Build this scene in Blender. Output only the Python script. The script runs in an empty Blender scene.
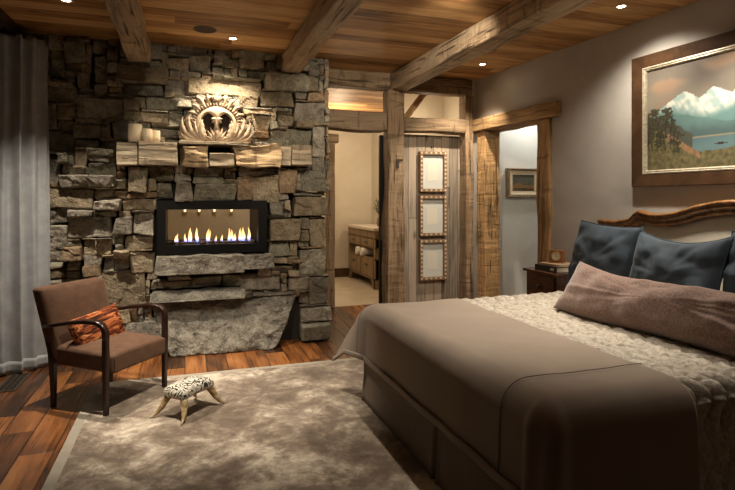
import bpy, math, random
from mathutils import Vector, Matrix, noise
random.seed(7)
PI = math.pi
C = bpy.context.scene.collection
SC = bpy.context.scene
WROT = math.atan2(-.9975, .071)        # the right wall's local frame: x runs towards the viewer, -y faces the room
def clamp(v, a, b): return max(a, min(b, v))
def lerp(a, b, t): return a + (b - a) * t
def sstep(a, b, x):
    t = clamp((x - a) / (b - a), 0, 1); return t * t * (3 - 2 * t)
def nz(p, s=1.0): return noise.noise(Vector(p) * s)

# ---------------------------------------------------------------- materials
class NT:
    def __init__(s, name, rough=.6, spec=.3):
        s.m = bpy.data.materials.new(name); s.m.use_nodes = True
        s.t = s.m.node_tree; s.n = s.t.nodes; s.l = s.t.links
        s.b = s.n['Principled BSDF']; s.b.inputs['Roughness'].default_value = rough
        s.b.inputs['Specular IOR Level'].default_value = spec
        s.tc = s.n.new('ShaderNodeTexCoord')
    def obj(s): return s.tc.outputs['Object']
    def map(s, scale=(1, 1, 1), src=None, rot=(0, 0, 0)):
        m = s.n.new('ShaderNodeMapping'); m.inputs['Scale'].default_value = scale; m.inputs['Rotation'].default_value = rot
        s.l.new(src or s.obj(), m.inputs[0]); return m.outputs[0]
    def noise(s, vec, scale=5, det=4, rough=.6, dist=0):
        n = s.n.new('ShaderNodeTexNoise'); n.inputs['Scale'].default_value = scale; n.inputs['Detail'].default_value = det
        n.inputs['Roughness'].default_value = rough; n.inputs['Distortion'].default_value = dist
        s.l.new(vec, n.inputs['Vector']); return n.outputs['Fac']
    def vor(s, vec, scale=5, feat='F1', out='Distance'):
        n = s.n.new('ShaderNodeTexVoronoi'); n.feature = feat; n.inputs['Scale'].default_value = scale
        s.l.new(vec, n.inputs['Vector']); return n.outputs[out]
    def ramp(s, fac, stops):
        r = s.n.new('ShaderNodeValToRGB'); e = r.color_ramp.elements
        while len(e) < len(stops): e.new(.5)
        for i, (p, c) in enumerate(stops):
            e[i].position = p; e[i].color = (c[0], c[1], c[2], 1) if isinstance(c, tuple) else (c, c, c, 1)
        s.l.new(fac, r.inputs[0]); return r.outputs[0]
    def math(s, op, a, b=None, c=None):
        n = s.n.new('ShaderNodeMath'); n.operation = op
        for i, v in enumerate((a, b, c)):
            if v is None: continue
            if isinstance(v, (int, float)): n.inputs[i].default_value = v
            else: s.l.new(v, n.inputs[i])
        return n.outputs[0]
    def mix(s, fac, a, b, mode='MIX'):
        n = s.n.new('ShaderNodeMix'); n.data_type = 'RGBA'; n.blend_type = mode
        for i, v in ((0, fac), (6, a), (7, b)):
            if isinstance(v, (int, float)): n.inputs[i].default_value = v
            elif isinstance(v, tuple): n.inputs[i].default_value = (v[0], v[1], v[2], 1)
            else: s.l.new(v, n.inputs[i])
        return n.outputs[2]
    def col(s, c):
        if isinstance(c, tuple): s.b.inputs['Base Color'].default_value = (c[0], c[1], c[2], 1)
        else: s.l.new(c, s.b.inputs['Base Color'])
        return s
    def rough(s, v): s.l.new(v, s.b.inputs['Roughness']); return s
    def bump(s, h, strength=.5, dist=.01):
        b = s.n.new('ShaderNodeBump'); b.inputs['Strength'].default_value = strength; b.inputs['Distance'].default_value = dist
        s.l.new(h, b.inputs['Height']); s.l.new(b.outputs[0], s.b.inputs['Normal']); return s
    def sep(s, vec=None):
        n = s.n.new('ShaderNodeSeparateXYZ'); s.l.new(vec or s.obj(), n.inputs[0]); return n.outputs
    def comb(s, x, y, z=0):
        n = s.n.new('ShaderNodeCombineXYZ')
        for i, v in enumerate((x, y, z)):
            if isinstance(v, (int, float)): n.inputs[i].default_value = v
            else: s.l.new(v, n.inputs[i])
        return n.outputs[0]
    def attr(s, name='Col'):
        a = s.n.new('ShaderNodeAttribute'); a.attribute_name = name; return a.outputs['Color']
    def white(s, vec, out='Value'):
        n = s.n.new('ShaderNodeTexWhiteNoise'); n.noise_dimensions = '3D'; s.l.new(vec, n.inputs[0]); return n.outputs[out]

def plain(name, c, rough=.6, metal=0, spec=.3, bump=0, bscale=200):
    t = NT(name, rough, spec); t.col(c); t.b.inputs['Metallic'].default_value = metal
    if bump: t.bump(t.noise(t.obj(), bscale, 3), bump, .002)
    return t.m
def emis(name, c, e):
    t = NT(name); t.col(c); t.b.inputs['Emission Color'].default_value = (*c, 1); t.b.inputs['Emission Strength'].default_value = e; return t.m

def plank_mat(name, across, along, w, L, stops, rough=.45, grain=1.0, gap=.006, spec=.3, bump=.5, knots=.3, gapdark=.25):
    t = NT(name, rough, spec); xyz = t.sep(); u, v = xyz[across], xyz[along]
    un = t.math('DIVIDE', u, w); row = t.math('FLOOR', un)
    rr = t.white(t.comb(row, 3.7, 1.1)); vv = t.math('DIVIDE', t.math('ADD', v, t.math('MULTIPLY', rr, L * 3)), L)
    colm = t.math('FLOOR', vv); rnd = t.white(t.comb(row, colm, 5.5))
    gv = t.comb(t.math('MULTIPLY', u, 38), t.math('ADD', t.math('MULTIPLY', v, 1.6), t.math('MULTIPLY', rnd, 37)), t.math('MULTIPLY', rnd, 91))
    g = t.noise(gv, 1.0, 6, .65, .6)
    big = t.noise(t.comb(t.math('MULTIPLY', u, 5), t.math('ADD', t.math('MULTIPLY', v, 1.1), t.math('MULTIPLY', rnd, 17)), rnd), 1, 3, .5, 1.2)
    f = t.math('ADD', t.math('MULTIPLY', rnd, .46), t.math('ADD', t.math('MULTIPLY', g, .95 * grain), t.math('MULTIPLY', big, .75)))
    f = t.math('SUBTRACT', f, .57)
    c = t.ramp(f, stops)
    eu = t.math('SUBTRACT', .5, t.math('ABSOLUTE', t.math('SUBTRACT', t.math('FRACT', un), .5)))
    ev = t.math('SUBTRACT', .5, t.math('ABSOLUTE', t.math('SUBTRACT', t.math('FRACT', vv), .5)))
    e1 = t.math('MULTIPLY', eu, w / gap); e2 = t.math('MULTIPLY', ev, L / gap)
    e = t.math('MINIMUM', t.math('MINIMUM', e1, e2), 1.0)
    c = t.mix(t.ramp(e, [(0, gapdark), (1, 1.0)]), (.012, .008, .005), c)
    if knots:
        k = t.vor(t.comb(t.math('MULTIPLY', u, 3.3), t.math('MULTIPLY', v, 1.3), rnd), 1.3)
        c = t.mix(t.ramp(k, [(0, knots * 2), (.07, knots), (.12, 0.0)]), c, (.03, .015, .008))
    t.col(c)
    t.bump(t.math('ADD', t.math('MULTIPLY', g, .35), t.math('MULTIPLY', e, 1.0)), bump, .006)
    t.rough(t.ramp(g, [(0, rough - .08), (1, rough + .15)]))
    return t.m

def timber_mat(name, axis, base, rough=.75, dark=.35, tint=None):
    t = NT(name, rough, .2); sc = [26, 26, 26]; sc[axis] = 1.6
    m = t.map(tuple(sc)); g = t.noise(m, 1, 7, .7, .8)
    sc2 = [4, 4, 4]; sc2[axis] = .8
    big = t.noise(t.map(tuple(sc2)), 1, 3, .6, .5)
    sc3 = [30, 30, 30]; sc3[axis] = 1.2
    crack = t.noise(t.map(tuple(sc3)), 1, 3, .5, .4)
    b = base; d = tuple(x * dark for x in b); l = tuple(min(1, x * 1.4) for x in b)
    c = t.ramp(t.math('ADD', t.math('MULTIPLY', g, .62), t.math('MULTIPLY', big, .38)), [(.38, d), (.47, tuple(x * .8 for x in b)), (.54, b), (.64, l)])
    if tint: c = t.mix(t.ramp(big, [(.4, 0.0), (.7, .6)]), c, tint)
    c = t.mix(t.ramp(crack, [(.31, .75), (.36, 0.0)]), c, (.03, .02, .013))
    # saw and adze marks across the grain
    sc4 = [3, 3, 3]; sc4[axis] = 14
    ad = t.noise(t.map(tuple(sc4)), 1, 2, .5, .6)
    c = t.mix(t.ramp(ad, [(.32, .6), (.38, 0.0)]), c, d)
    t.col(c)
    h = t.math('ADD', t.math('MULTIPLY', g, .5), t.math('ADD', t.ramp(crack, [(.32, 0.0), (.40, 1.0)]), t.math('MULTIPLY', ad, .7)))
    t.bump(h, 1.0, .022); return t.m

def fabric_mat(name, c, rough=.95, sheen=.3, scale=350, bump=.25, var=.12, big=6):
    t = NT(name, rough, .15)
    n = t.noise(t.obj(), big, 4, .6); lo = tuple(x * (1 - var) for x in c); hi = tuple(min(1, x * (1 + var)) for x in c)
    t.col(t.ramp(n, [(.3, lo), (.7, hi)])); t.b.inputs['Sheen Weight'].default_value = sheen
    t.b.inputs['Sheen Roughness'].default_value = .4
    t.b.inputs['Sheen Tint'].default_value = (*[min(1, x * 1.6 + .1) for x in c], 1)
    t.bump(t.noise(t.obj(), scale, 2), bump, .003); return t.m

M = {}
def mats():
    # rough ledge stone
    def stone(name, lo, hi, bs=1.0, useattr=True):
        t = NT(name, .85, .25)
        n1 = t.noise(t.obj(), 9, 6, .68, .4); n2 = t.noise(t.obj(), 60, 5, .7)
        f = t.math('ADD', t.math('MULTIPLY', n1, .55), t.math('MULTIPLY', n2, .45))
        c = t.ramp(f, [(.38, lo), (.5, tuple((a + b) / 2 for a, b in zip(lo, hi))), (.62, hi)])
        if useattr: c = t.mix(1.0, c, t.attr(), 'MULTIPLY')
        v = t.noise(t.map((1, 1, 1.4)), 22, 3, .5, 2.0)
        c = t.mix(t.ramp(v, [(.66, 0.0), (.78, .35)]), c, (.5, .42, .3))
        c = t.mix(t.ramp(t.noise(t.obj(), 14, 4, .7, 1), [(.3, .5), (.42, 0.0)]), c, (.05, .04, .03))
        t.col(c)
        h = t.math('ADD', t.math('MULTIPLY', n1, .7), t.math('MULTIPLY', n2, .55))
        t.bump(h, 1.0, .035 * bs); return t.m
    M['stone'] = stone('ledge_stone', (.17, .152, .12), (.52, .475, .39))
    M['boulder'] = stone('boulder_stone', (.10, .092, .072), (.42, .385, .315), 1.3, False)
    M['mortar'] = plain('dark_mortar', (.035, .03, .026), .95, bump=.6, bscale=60)
    M['floor'] = plank_mat('oak_floor', 0, 1, .185, 1.3, [(.12, (.035, .014, .006)), (.34, (.14, .050, .015)), (.58, (.33, .125, .036)), (.85, (.55, .27, .09))], .26, .62, .007, .5, .45, .25, .12)
    M['ceil'] = plank_mat('pine_ceiling', 1, 0, .17, 3.1, [(.1, (.13, .058, .020)), (.4, (.38, .205, .08)), (.65, (.58, .35, .15)), (.9, (.70, .47, .24))], .55, 1, .004, .2, .4, .35, .35)
    M['barn'] = plank_mat('barn_board', 0, 2, .115, 6, [(.1, (.09, .07, .055)), (.4, (.21, .175, .14)), (.65, (.33, .28, .225)), (.9, (.42, .34, .26))], .8, 1.2, .005, .15, .8, .4, .2)
    M['barn_l'] = M['barn']
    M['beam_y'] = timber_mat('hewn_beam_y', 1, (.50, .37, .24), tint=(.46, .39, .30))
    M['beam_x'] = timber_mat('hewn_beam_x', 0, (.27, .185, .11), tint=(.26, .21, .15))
    M['post'] = timber_mat('hewn_post', 2, (.33, .225, .135), tint=(.30, .24, .17))
    M['door_y'] = timber_mat('door_timber_y', 1, (.46, .28, .13))
    M['door_z'] = timber_mat('door_timber_z', 2, (.50, .31, .145))
    M['mantel'] = timber_mat('mantel_timber', 0, (.42, .33, .22), tint=(.36, .32, .25))
    M['mantel_o'] = timber_mat('split_log', 0, (.50, .36, .21), .8, .3)
    t = NT('plaster', .9, .15); n = t.noise(t.obj(), 1.6, 5, .6, .6)
    t.col(t.ramp(n, [(.3, (.46, .435, .40)), (.7, (.56, .535, .495))])); t.bump(t.noise(t.obj(), 6, 5, .6), .25, .02); M['plaster'] = t.m
    t = NT('bath_plaster', .85, .2); n = t.noise(t.obj(), 1.2, 5, .6, .6)
    t.col(t.ramp(n, [(.3, (.50, .44, .34)), (.7, (.60, .54, .44))])); t.bump(t.noise(t.obj(), 6, 5, .6), .2, .02); M['bath'] = t.m
    t = NT('hall_plaster', .85, .2); n = t.noise(t.obj(), 1.5, 4, .6)
    t.col(t.ramp(n, [(.3, (.70, .72, .69)), (.7, (.78, .80, .77))])); t.bump(t.noise(t.obj(), 6, 5, .6), .15, .02); M['hall'] = t.m
    t = NT('travertine_tile', .4, .4); xyz = t.sep(); fx = t.math('FRACT', t.math('DIVIDE', xyz[0], .6)); fy = t.math('FRACT', t.math('DIVIDE', xyz[1], .6))
    e = t.math('MINIMUM', t.math('MINIMUM', fx, fy), 1); n = t.noise(t.obj(), 4, 5, .6, .5)
    t.col(t.mix(t.ramp(e, [(0, 0.6), (.02, 0.0)]), t.ramp(n, [(.3, (.50, .44, .34)), (.7, (.62, .56, .45))]), (.35, .3, .23))); M['tile'] = t.m
    # hand-tufted silk rug: sheen of the pile put into the colour as mottling
    t = NT('silk_rug', .75, .2); n = t.noise(t.obj(), 3.2, 9, .7, .5); n2 = t.noise(t.map((1, 1, 1), None, (0, 0, .6)), 12, 6, .75, .3)
    n3 = t.noise(t.obj(), 1.3, 3, .5, .3); f = t.math('ADD', t.math('MULTIPLY', n, .50), t.math('ADD', t.math('MULTIPLY', n2, .25), t.math('MULTIPLY', n3, .25)))
    t.col(t.ramp(f, [(.40, (.11, .078, .052)), (.48, (.20, .15, .108)), (.53, (.34, .275, .205)), (.60, (.70, .61, .49))]))
    t.b.inputs['Sheen Weight'].default_value = .35; t.bump(t.math('ADD', t.noise(t.obj(), 180, 2), t.math('MULTIPLY', n2, 1.2)), .45, .006); M['rug'] = t.m
    M['rug_edge'] = fabric_mat('rug_binding', (.36, .32, .26), .9, .2, 200, .4)
    M['chair_fab'] = fabric_mat('mohair', (.12, .066, .041), .85, .6, 260, .35, .2, 14)
    t = NT('dark_wood', .28, .5); g = t.noise(t.map((30, 30, 4)), 1, 4); t.col(t.ramp(g, [(.3, (.012, .006, .004)), (.7, (.035, .014, .008))])); M['dark'] = t.m
    t = NT('fur_cushion', .8, .2); g = t.noise(t.map((5, 30, 30)), 1.2, 5, .6, 1.2)
    t.col(t.ramp(g, [(.36, (.02, .007, .004)), (.47, (.16, .035, .012)), (.56, (.48, .14, .04)), (.68, (.75, .36, .14))])); t.bump(g, .8, .02); M['fur'] = t.m
    t = NT('swirl_fabric', .8, .2); w = t.noise(t.obj(), 16, 1, .4, 1.0); r = t.math('FRACT', t.math('MULTIPLY', w, 6))
    t.col(t.ramp(r, [(.0, (.03, .03, .028)), (.32, (.035, .035, .03)), (.40, (.60, .56, .46)), (.98, (.72, .68, .58))])); M['swirl'] = t.m
    t = NT('cow_horn', .35, .5); z = t.sep()[2]; n = t.noise(t.map((8, 8, 20)), 1.5, 4, .6, .5)
    t.col(t.ramp(n, [(.35, (.16, .09, .035)), (.5, (.42, .30, .14)), (.68, (.62, .52, .32))])); M['horn'] = t.m
    M['curtain'] = fabric_mat('linen_curtain', (.32, .325, .335), .9, .15, 160, .3, .14, 9)
    M['cover'] = fabric_mat('taupe_coverlet', (.30, .245, .20), .8, .35, 500, .08, .07, 3)
    M['skirt'] = fabric_mat('bed_skirt_linen', (.21, .17, .14), .9, .15, 300, .15, .06)
    t = NT('quilt_satin', .5, .35); n = t.noise(t.obj(), 26, 4, .65, 1.6)
    t.col(t.ramp(n, [(.36, (.34, .295, .235)), (.64, (.60, .545, .455))])); t.b.inputs['Sheen Weight'].default_value = .2; t.bump(n, .35, .02); M['quilt'] = t.m
    M['navy'] = fabric_mat('navy_velvet', (.040, .054, .070), .7, .6, 300, .15, .2, 8)
    M['piping'] = fabric_mat('navy_piping', (.03, .045, .06), .6, .4, 300, .1)
    t = NT('boucle', .95, .1); n = t.vor(t.obj(), 95); t.col(t.ramp(n, [(.1, (.30, .20, .165)), (.7, (.17, .105, .085))])); t.b.inputs['Sheen Weight'].default_value = .4; t.bump(n, -.7, .008); M['boucle'] = t.m
    M['cream'] = fabric_mat('cream_upholstery', (.66, .62, .54), .85, .2, 300, .15, .05)
    t = NT('carved_walnut', .3, .5); g = t.noise(t.map((3, 18, 18)), 1, 5, .65, .7); t.col(t.ramp(g, [(.3, (.09, .035, .012)), (.5, (.24, .11, .04)), (.72, (.42, .22, .09))])); t.bump(g, .15, .004); M['walnut'] = t.m
    t = NT('mahogany', .25, .5); g = t.noise(t.map((16, 3, 16)), 1, 5, .6, .6); t.col(t.ramp(g, [(.3, (.045, .014, .007)), (.7, (.15, .05, .025))])); M['mahog'] = t.m
    t = NT('vanity_wood', .6, .3); g = t.noise(t.map((14, 14, 2)), 1, 5, .6, .6); t.col(t.ramp(g, [(.3, (.16, .11, .06)), (.7, (.33, .24, .14))])); M['vanity'] = t.m
    M['marble'] = plain('pale_stone_top', (.62, .56, .46), .3, spec=.5)
    M['towel'] = fabric_mat('white_towel', (.78, .75, .68), .95, .3, 200, .5, .04)
    t = NT('frame_brown', .35, .4); g = t.noise(t.map((10, 10, 10)), 1, 5, .6, .6); t.col(t.ramp(g, [(.3, (.04, .02, .010)), (.7, (.085, .043, .021))])); M['frame'] = t.m
    t = NT('silver_leaf', .4, .5); g = t.noise(t.obj(), 40, 4); t.col(t.ramp(g, [(.3, (.36, .31, .22)), (.7, (.66, .60, .48))])); t.b.inputs['Metallic'].default_value = .4; M['silver'] = t.m
    t = NT('gilt', .45, .5); g = t.noise(t.obj(), 50, 4); t.col(t.ramp(g, [(.3, (.12, .08, .045)), (.7, (.40, .30, .18))])); t.b.inputs['Metallic'].default_value = .3; M['gilt'] = t.m
    M['bone'] = plain('bone_inlay', (.72, .62, .45), .4, spec=.5)
    M['framewood'] = plain('inlay_frame_wood', (.22, .14, .085), .45, bump=.3, bscale=60)
    M['mat'] = plain('grey_mount', (.54, .56, .535), .5)
    M['print'] = plain('faded_print', (.62, .60, .52), .5)
    t = NT('canvas_paint', .55, .3); t.col(t.attr()); t.bump(t.noise(t.obj(), 120, 3), .2, .003); M['paint'] = t.m
    t = NT('carved_limewood', .6, .3); g = t.noise(t.obj(), 30, 4, .6); t.col(t.ramp(g, [(.35, (.32, .23, .145)), (.65, (.56, .44, .31))])); t.bump(g, .3, .004); M['carve'] = t.m
    M['hole'] = plain('shadow_wood', (.03, .02, .014), .9)  # near-black for shade in crest openings and vent; also the painting's backing
    M['black'] = plain('black_steel', (.012, .012, .012), .4, .3)
    M['iron'] = plain('dark_bronze', (.09, .075, .06), .5, .6)
    M['brass'] = plain('aged_brass', (.55, .4, .18), .35, .9)
    t = NT('candle_wax', .5, .4); t.col((.88, .74, .52)); t.b.inputs['Subsurface Weight'].default_value = .3; t.b.inputs['Subsurface Radius'].default_value = (.05, .03, .01); M['wax'] = t.m
    M['wick'] = plain('wick', (.03, .02, .02), .9)
    M['lamp'] = emis('lamp_lens', (1, .82, .58), 28)
    M['lamp_w'] = emis('vanity_shade', (1, .8, .5), 2.5)
    M['white'] = plain('lamp_trim', (.42, .33, .24), .5)
    M['speaker'] = plain('speaker_grille', (.05, .03, .02), .7, bump=.8, bscale=300)
    M['flame'] = emis('flame_yellow', (1, .62, .22), 10)
    M['flame_b'] = emis('flame_blue', (.25, .35, 1), 3)
    M['pebble'] = plain('firebed_pebble', (.42, .34, .26), .5)
    M['paper'] = plain('book_pages', (.72, .66, .54), .8)
    M['book_b'] = plain('black_cloth', (.02, .02, .024), .5)
    M['book_t'] = plain('tan_cloth', (.50, .36, .22), .6)
    M['clockwood'] = plain('clock_wood', (.26, .105, .04), .35, bump=.1, bscale=40)
    M['dial'] = plain('clock_dial', (.74, .66, .48), .4)
    M['leaf'] = plain('olive_leaf', (.10, .12, .06), .6)
    M['pot'] = plain('clay_pot', (.25, .18, .12), .6)
    t = NT('glass', .02, .5); t.b.inputs['Transmission Weight'].default_value = 1; t.b.inputs['IOR'].default_value = 1.1; M['glass'] = t.m
    M['nightglass'] = plain('night_glass', (.02, .025, .03), .08, spec=.6)

# ---------------------------------------------------------------- mesh building
class MB:
    def __init__(s): s.v = []; s.f = []; s.mi = []; s.c = []
    def add(s, vs, fs, mi=0, col=None):
        o = len(s.v); s.v += [tuple(v) for v in vs]; s.f += [tuple(i + o for i in f) for f in fs]; s.mi += [mi] * len(fs)
        if col is not None: s.c += [col] * len(vs)
        return s
    def xf(s, m):
        s.v = [tuple(m @ Vector(v)) for v in s.v]; return s
    def merge(s, o, m=None):
        s.add([tuple(m @ Vector(v)) for v in o.v] if m else o.v, o.f); s.mi[-len(o.f):] = o.mi; return s
    def box(s, x0, x1, y0, y1, z0, z1, b=0, mi=0):
        if b <= 0:
            v = [(x, y, z) for z in (z0, z1) for y in (y0, y1) for x in (x0, x1)]
            return s.add(v, [(0, 2, 3, 1), (4, 5, 7, 6), (0, 1, 5, 4), (2, 6, 7, 3), (0, 4, 6, 2), (1, 3, 7, 5)], mi)
        c = ((x0 + x1) / 2, (y0 + y1) / 2, (z0 + z1) / 2); h = (abs(x1 - x0) / 2, abs(y1 - y0) / 2, abs(z1 - z0) / 2)
        v, f = rbox(h, min(b, *[q * .99 for q in h]), None, 2)
        return s.add([(a + c[0], d + c[1], e + c[2]) for a, d, e in v], f, mi)
    def build(s, name, mat, parent=None, smooth=False, loc=None, rz=0):
        me = bpy.data.meshes.new(name); me.from_pydata(s.v, [], s.f)
        for m in (mat if isinstance(mat, (list, tuple)) else [mat]): me.materials.append(m)
        if any(s.mi): me.polygons.foreach_set('material_index', s.mi)
        if s.c:
            a = me.color_attributes.new('Col', 'FLOAT_COLOR', 'POINT')
            a.data.foreach_set('color', [q for c in s.c for q in (*c, 1)])
        if smooth: me.polygons.foreach_set('use_smooth', [True] * len(me.polygons))
        me.update()
        o = bpy.data.objects.new(name, me); C.objects.link(o)
        if parent: o.parent = parent
        if loc is not None: o.location = loc
        o.rotation_euler.z = rz
        return o

def rbox(h, b, step=None, nb=2, disp=None):
    """box of half sizes h with edges rounded by b; step subdivides the flats"""
    axes = []
    for a in h:
        inner = a - b; n = 1 if not step else max(1, int(round(2 * inner / step)))
        pts = [-a + b * (1 - math.cos(PI / 2 * i / nb)) if False else -a + b * i / nb for i in range(nb)]
        pts += [-inner + 2 * inner * i / n for i in range(n + 1)]
        pts += [inner + b * (i + 1) / nb for i in range(nb)]
        axes.append(pts)
    idx = {}; vs = []; fs = []
    def vid(i, j, k):
        key = (i, j, k)
        if key not in idx:
            p = (axes[0][i], axes[1][j], axes[2][k])
            q = tuple(clamp(p[t], -(h[t] - b), h[t] - b) for t in range(3)); d = Vector(p) - Vector(q)
            if d.length > 1e-9:
                l = max(abs(d.x), abs(d.y), abs(d.z)); d = d.normalized() * l
            idx[key] = len(vs); vs.append(tuple(Vector(q) + d))
        return idx[key]
    N = [len(a) - 1 for a in axes]
    for ax in range(3):
        a1, a2 = (ax + 1) % 3, (ax + 2) % 3
        for side in (0, N[ax]):
            for i in range(N[a1]):
                for j in range(N[a2]):
                    q = []
                    for di, dj in ((0, 0), (1, 0), (1, 1), (0, 1)):
                        k = [0, 0, 0]; k[ax] = side; k[a1] = i + di; k[a2] = j + dj; q.append(vid(*k))
                    fs.append(tuple(q) if side else tuple(reversed(q)))
    return vs, fs

def rough_box(x0, x1, y0, y1, z0, z1, b=.015, step=.05, amp=.006, sc=4, seed=0):
    c = Vector(((x0 + x1) / 2, (y0 + y1) / 2, (z0 + z1) / 2)); h = ((x1 - x0) / 2, (y1 - y0) / 2, (z1 - z0) / 2)
    v, f = rbox(h, min(b, min(h) * .9), step, 2); out = []
    for p in v:
        w = Vector(p) + c; q = w * sc + Vector((seed * 13.1, seed * 7.7, seed * 3.3))
        out.append(w + Vector((noise.noise(q), noise.noise(q + Vector((31, 0, 0))), noise.noise(q + Vector((0, 47, 0))))) * amp * 2)
    m = MB(); m.add(out, f); return m

def tube(path, radii, n=10, cap=True, sq=1.0):
    path = [Vector(p) for p in path]
    if not isinstance(radii, (list, tuple)): radii = [radii] * len(path)
    m = MB(); vs = []; prev = None
    for i, p in enumerate(path):
        t = (path[min(i + 1, len(path) - 1)] - path[max(i - 1, 0)]).normalized()
        if prev is None: a = t.orthogonal().normalized()
        else: a = (prev - t * prev.dot(t)).normalized()
        prev = a; bb = t.cross(a)
        for k in range(n):
            th = 2 * PI * k / n; vs.append(p + (a * math.cos(th) + bb * math.sin(th) * sq) * radii[i])
    fs = [(i * n + k, i * n + (k + 1) % n, (i + 1) * n + (k + 1) % n, (i + 1) * n + k) for i in range(len(path) - 1) for k in range(n)]
    if cap: fs += [tuple(reversed(range(n))), tuple((len(path) - 1) * n + k for k in range(n))]
    return m.add(vs, fs)

def ribbon(path, w, t, wax):
    """rectangular bar swept along path; wax = the sideways unit vector"""
    path = [Vector(p) for p in path]; wax = Vector(wax); vs = []
    ws = w if isinstance(w, list) else [w] * len(path); ts = t if isinstance(t, list) else [t] * len(path)
    for i, p in enumerate(path):
        d = (path[min(i + 1, len(path) - 1)] - path[max(i - 1, 0)]).normalized(); nrm = wax.cross(d).normalized()
        a, b = ws[i] / 2, ts[i] / 2; ch = min(a, b) * .35
        for (u, v) in ((-a, -b + ch), (-a + ch, -b), (a - ch, -b), (a, -b + ch), (a, b - ch), (a - ch, b), (-a + ch, b), (-a, b - ch)):
            vs.append(p + wax * u + nrm * v)
    n = 8
    fs = [(i * n + k, i * n + (k + 1) % n, (i + 1) * n + (k + 1) % n, (i + 1) * n + k) for i in range(len(path) - 1) for k in range(n)]
    fs += [tuple(reversed(range(n))), tuple((len(path) - 1) * n + k for k in range(n))]
    return MB().add(vs, fs)

def lathe(prof, n=24, c=(0, 0)):
    vs = [(c[0] + r * math.cos(2 * PI * k / n), c[1] + r * math.sin(2 * PI * k / n), z) for r, z in prof for k in range(n)]
    fs = [(i * n + k, i * n + (k + 1) % n, (i + 1) * n + (k + 1) % n, (i + 1) * n + k) for i in range(len(prof) - 1) for k in range(n)]
    fs += [tuple(reversed(range(n))), tuple((len(prof) - 1) * n + k for k in range(n))]
    return MB().add(vs, fs)

def grid(fn, nu, nv, closed=False):
    vs = [fn(i / nu, j / nv) for j in range(nv + 1) for i in range(nu + 1)]
    fs = [(j * (nu + 1) + i, j * (nu + 1) + i + 1, (j + 1) * (nu + 1) + i + 1, (j + 1) * (nu + 1) + i) for j in range(nv) for i in range(nu)]
    return MB().add(vs, fs)

def thing(name, label, cat, loc=(0, 0, 0), rz=0, group=None):
    o = bpy.data.objects.new(name, None); C.objects.link(o); o.empty_display_size = .1
    o.location = loc; o.rotation_euler.z = rz; o['label'] = label; o['category'] = cat
    if group: o['group'] = group
    return o
def tag(o, label, cat, group=None):
    o['label'] = label; o['category'] = cat
    if group: o['group'] = group
    return o
def struct(o): o['kind'] = 'structure'; return o
def solid(o, th, off=-1):
    s = o.modifiers.new('Solidify', 'SOLIDIFY'); s.thickness = th; s.offset = off; return o
def subs(o, n=1):
    s = o.modifiers.new('Subsurf', 'SUBSURF'); s.levels = n; s.render_levels = n; return o
def copy_tree(o, parent=None):
    c = o.copy(); C.objects.link(c)
    if parent: c.parent = parent
    for ch in list(o.children): copy_tree(ch, c)
    return c
mats()
# ================================================================= the room
CZ = 3.03
def sbox(name, mat, *a, **k):
    return struct(MB().box(*a).build(name, mat, **k))
sbox('floor', M['floor'], -1.9, 5.8, -1.7, 7.3, -.1, 0)
sbox('floor_bathroom', M['tile'], -1.9, 3.7, 7.3, 10.2, -.1, 0)
sbox('ceiling', M['ceil'], -1.9, 5.8, -1.7, 10.2, CZ, CZ + .1)
sbox('wall_front', M['plaster'], -1.9, 5.8, -1.7, -1.6, 0, CZ)
# left wall with its window
m = MB(); m.box(-1.9, -1.78, -1.6, 2.2, 0, CZ); m.box(-1.9, -1.78, 5.2, 6.4, 0, CZ); m.box(-1.9, -1.78, 2.2, 5.2, 0, .25); m.box(-1.9, -1.78, 2.2, 5.2, 2.6, CZ)
struct(m.build('wall_left', M['plaster']))
w = struct(MB().box(-1.87, -1.85, 2.2, 5.2, .25, 2.6).build('window_1', M['nightglass']))
m = MB()
for y in (2.2, 3.2, 4.2, 5.1): m.box(-1.86, -1.74, y, y + .1, .25, 2.6, .006)
m.box(-1.86, -1.74, 2.2, 5.2, .2, .3, .006); m.box(-1.86, -1.74, 2.2, 5.2, 2.52, 2.64, .006)
m.build('window_frame', M['dark'], w)
struct(rough_box(-1.78, -1.38, -1.5, 5.72, 2.93, CZ - .002, .01, .1, .003).build('shade_trim_1', M['dark']))  # dark strip added to stand for the unlit edge of the ceiling
# right wall, built in its own turned frame
wr = (3.51, 6.17, 0)
S0, S1 = .36, 1.315
m = MB(); m.box(-.25, S0 - .04, 0, .14, 0, CZ); m.box(S0 - .04, S1 + .03, 0, .14, 2.43, CZ); m.box(S1 + .03, 7.9, 0, .14, 0, CZ)
struct(m.build('wall_right', M['plaster'], loc=wr, rz=WROT))
# doorway timbers in the right wall
def wl(s, y, z=0):                                   # right wall's local point to the world
    v = Matrix.Rotation(WROT, 4, 'Z') @ Vector((s, y, z)); return (v.x + wr[0], v.y + wr[1], v.z)
o = rough_box(-.02, 1.63, -.075, .27, 2.36, 2.515, .012, .05, .006, 3, 5).build('timber_lintel', M['mantel_o'], loc=wr, rz=WROT)
M['lintel_l'] = timber_mat('door_lintel', 0, (.46, .29, .14)); o.data.materials[0] = M['lintel_l']
tag(o, 'honey-coloured hewn timber lintel across the doorway in the plaster wall', 'lintel')
o = rough_box(.185, S0, -.035, .20, 0, 2.355, .014, .06, .007, 3, 6).build('timber_post', M['door_z'], loc=wr, rz=WROT)
tag(o, 'wide honey-coloured timber doorpost on the far side of the plaster wall doorway', 'post')
o = rough_box(S1, S1 + .185, -.045, .2, 0, 2.355, .014, .06, .007, 3, 7).build('timber_post', M['door_z'], loc=wr, rz=WROT)
tag(o, 'honey-coloured timber doorpost beside the nightstand, nearer side of the doorway', 'post')
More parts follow.
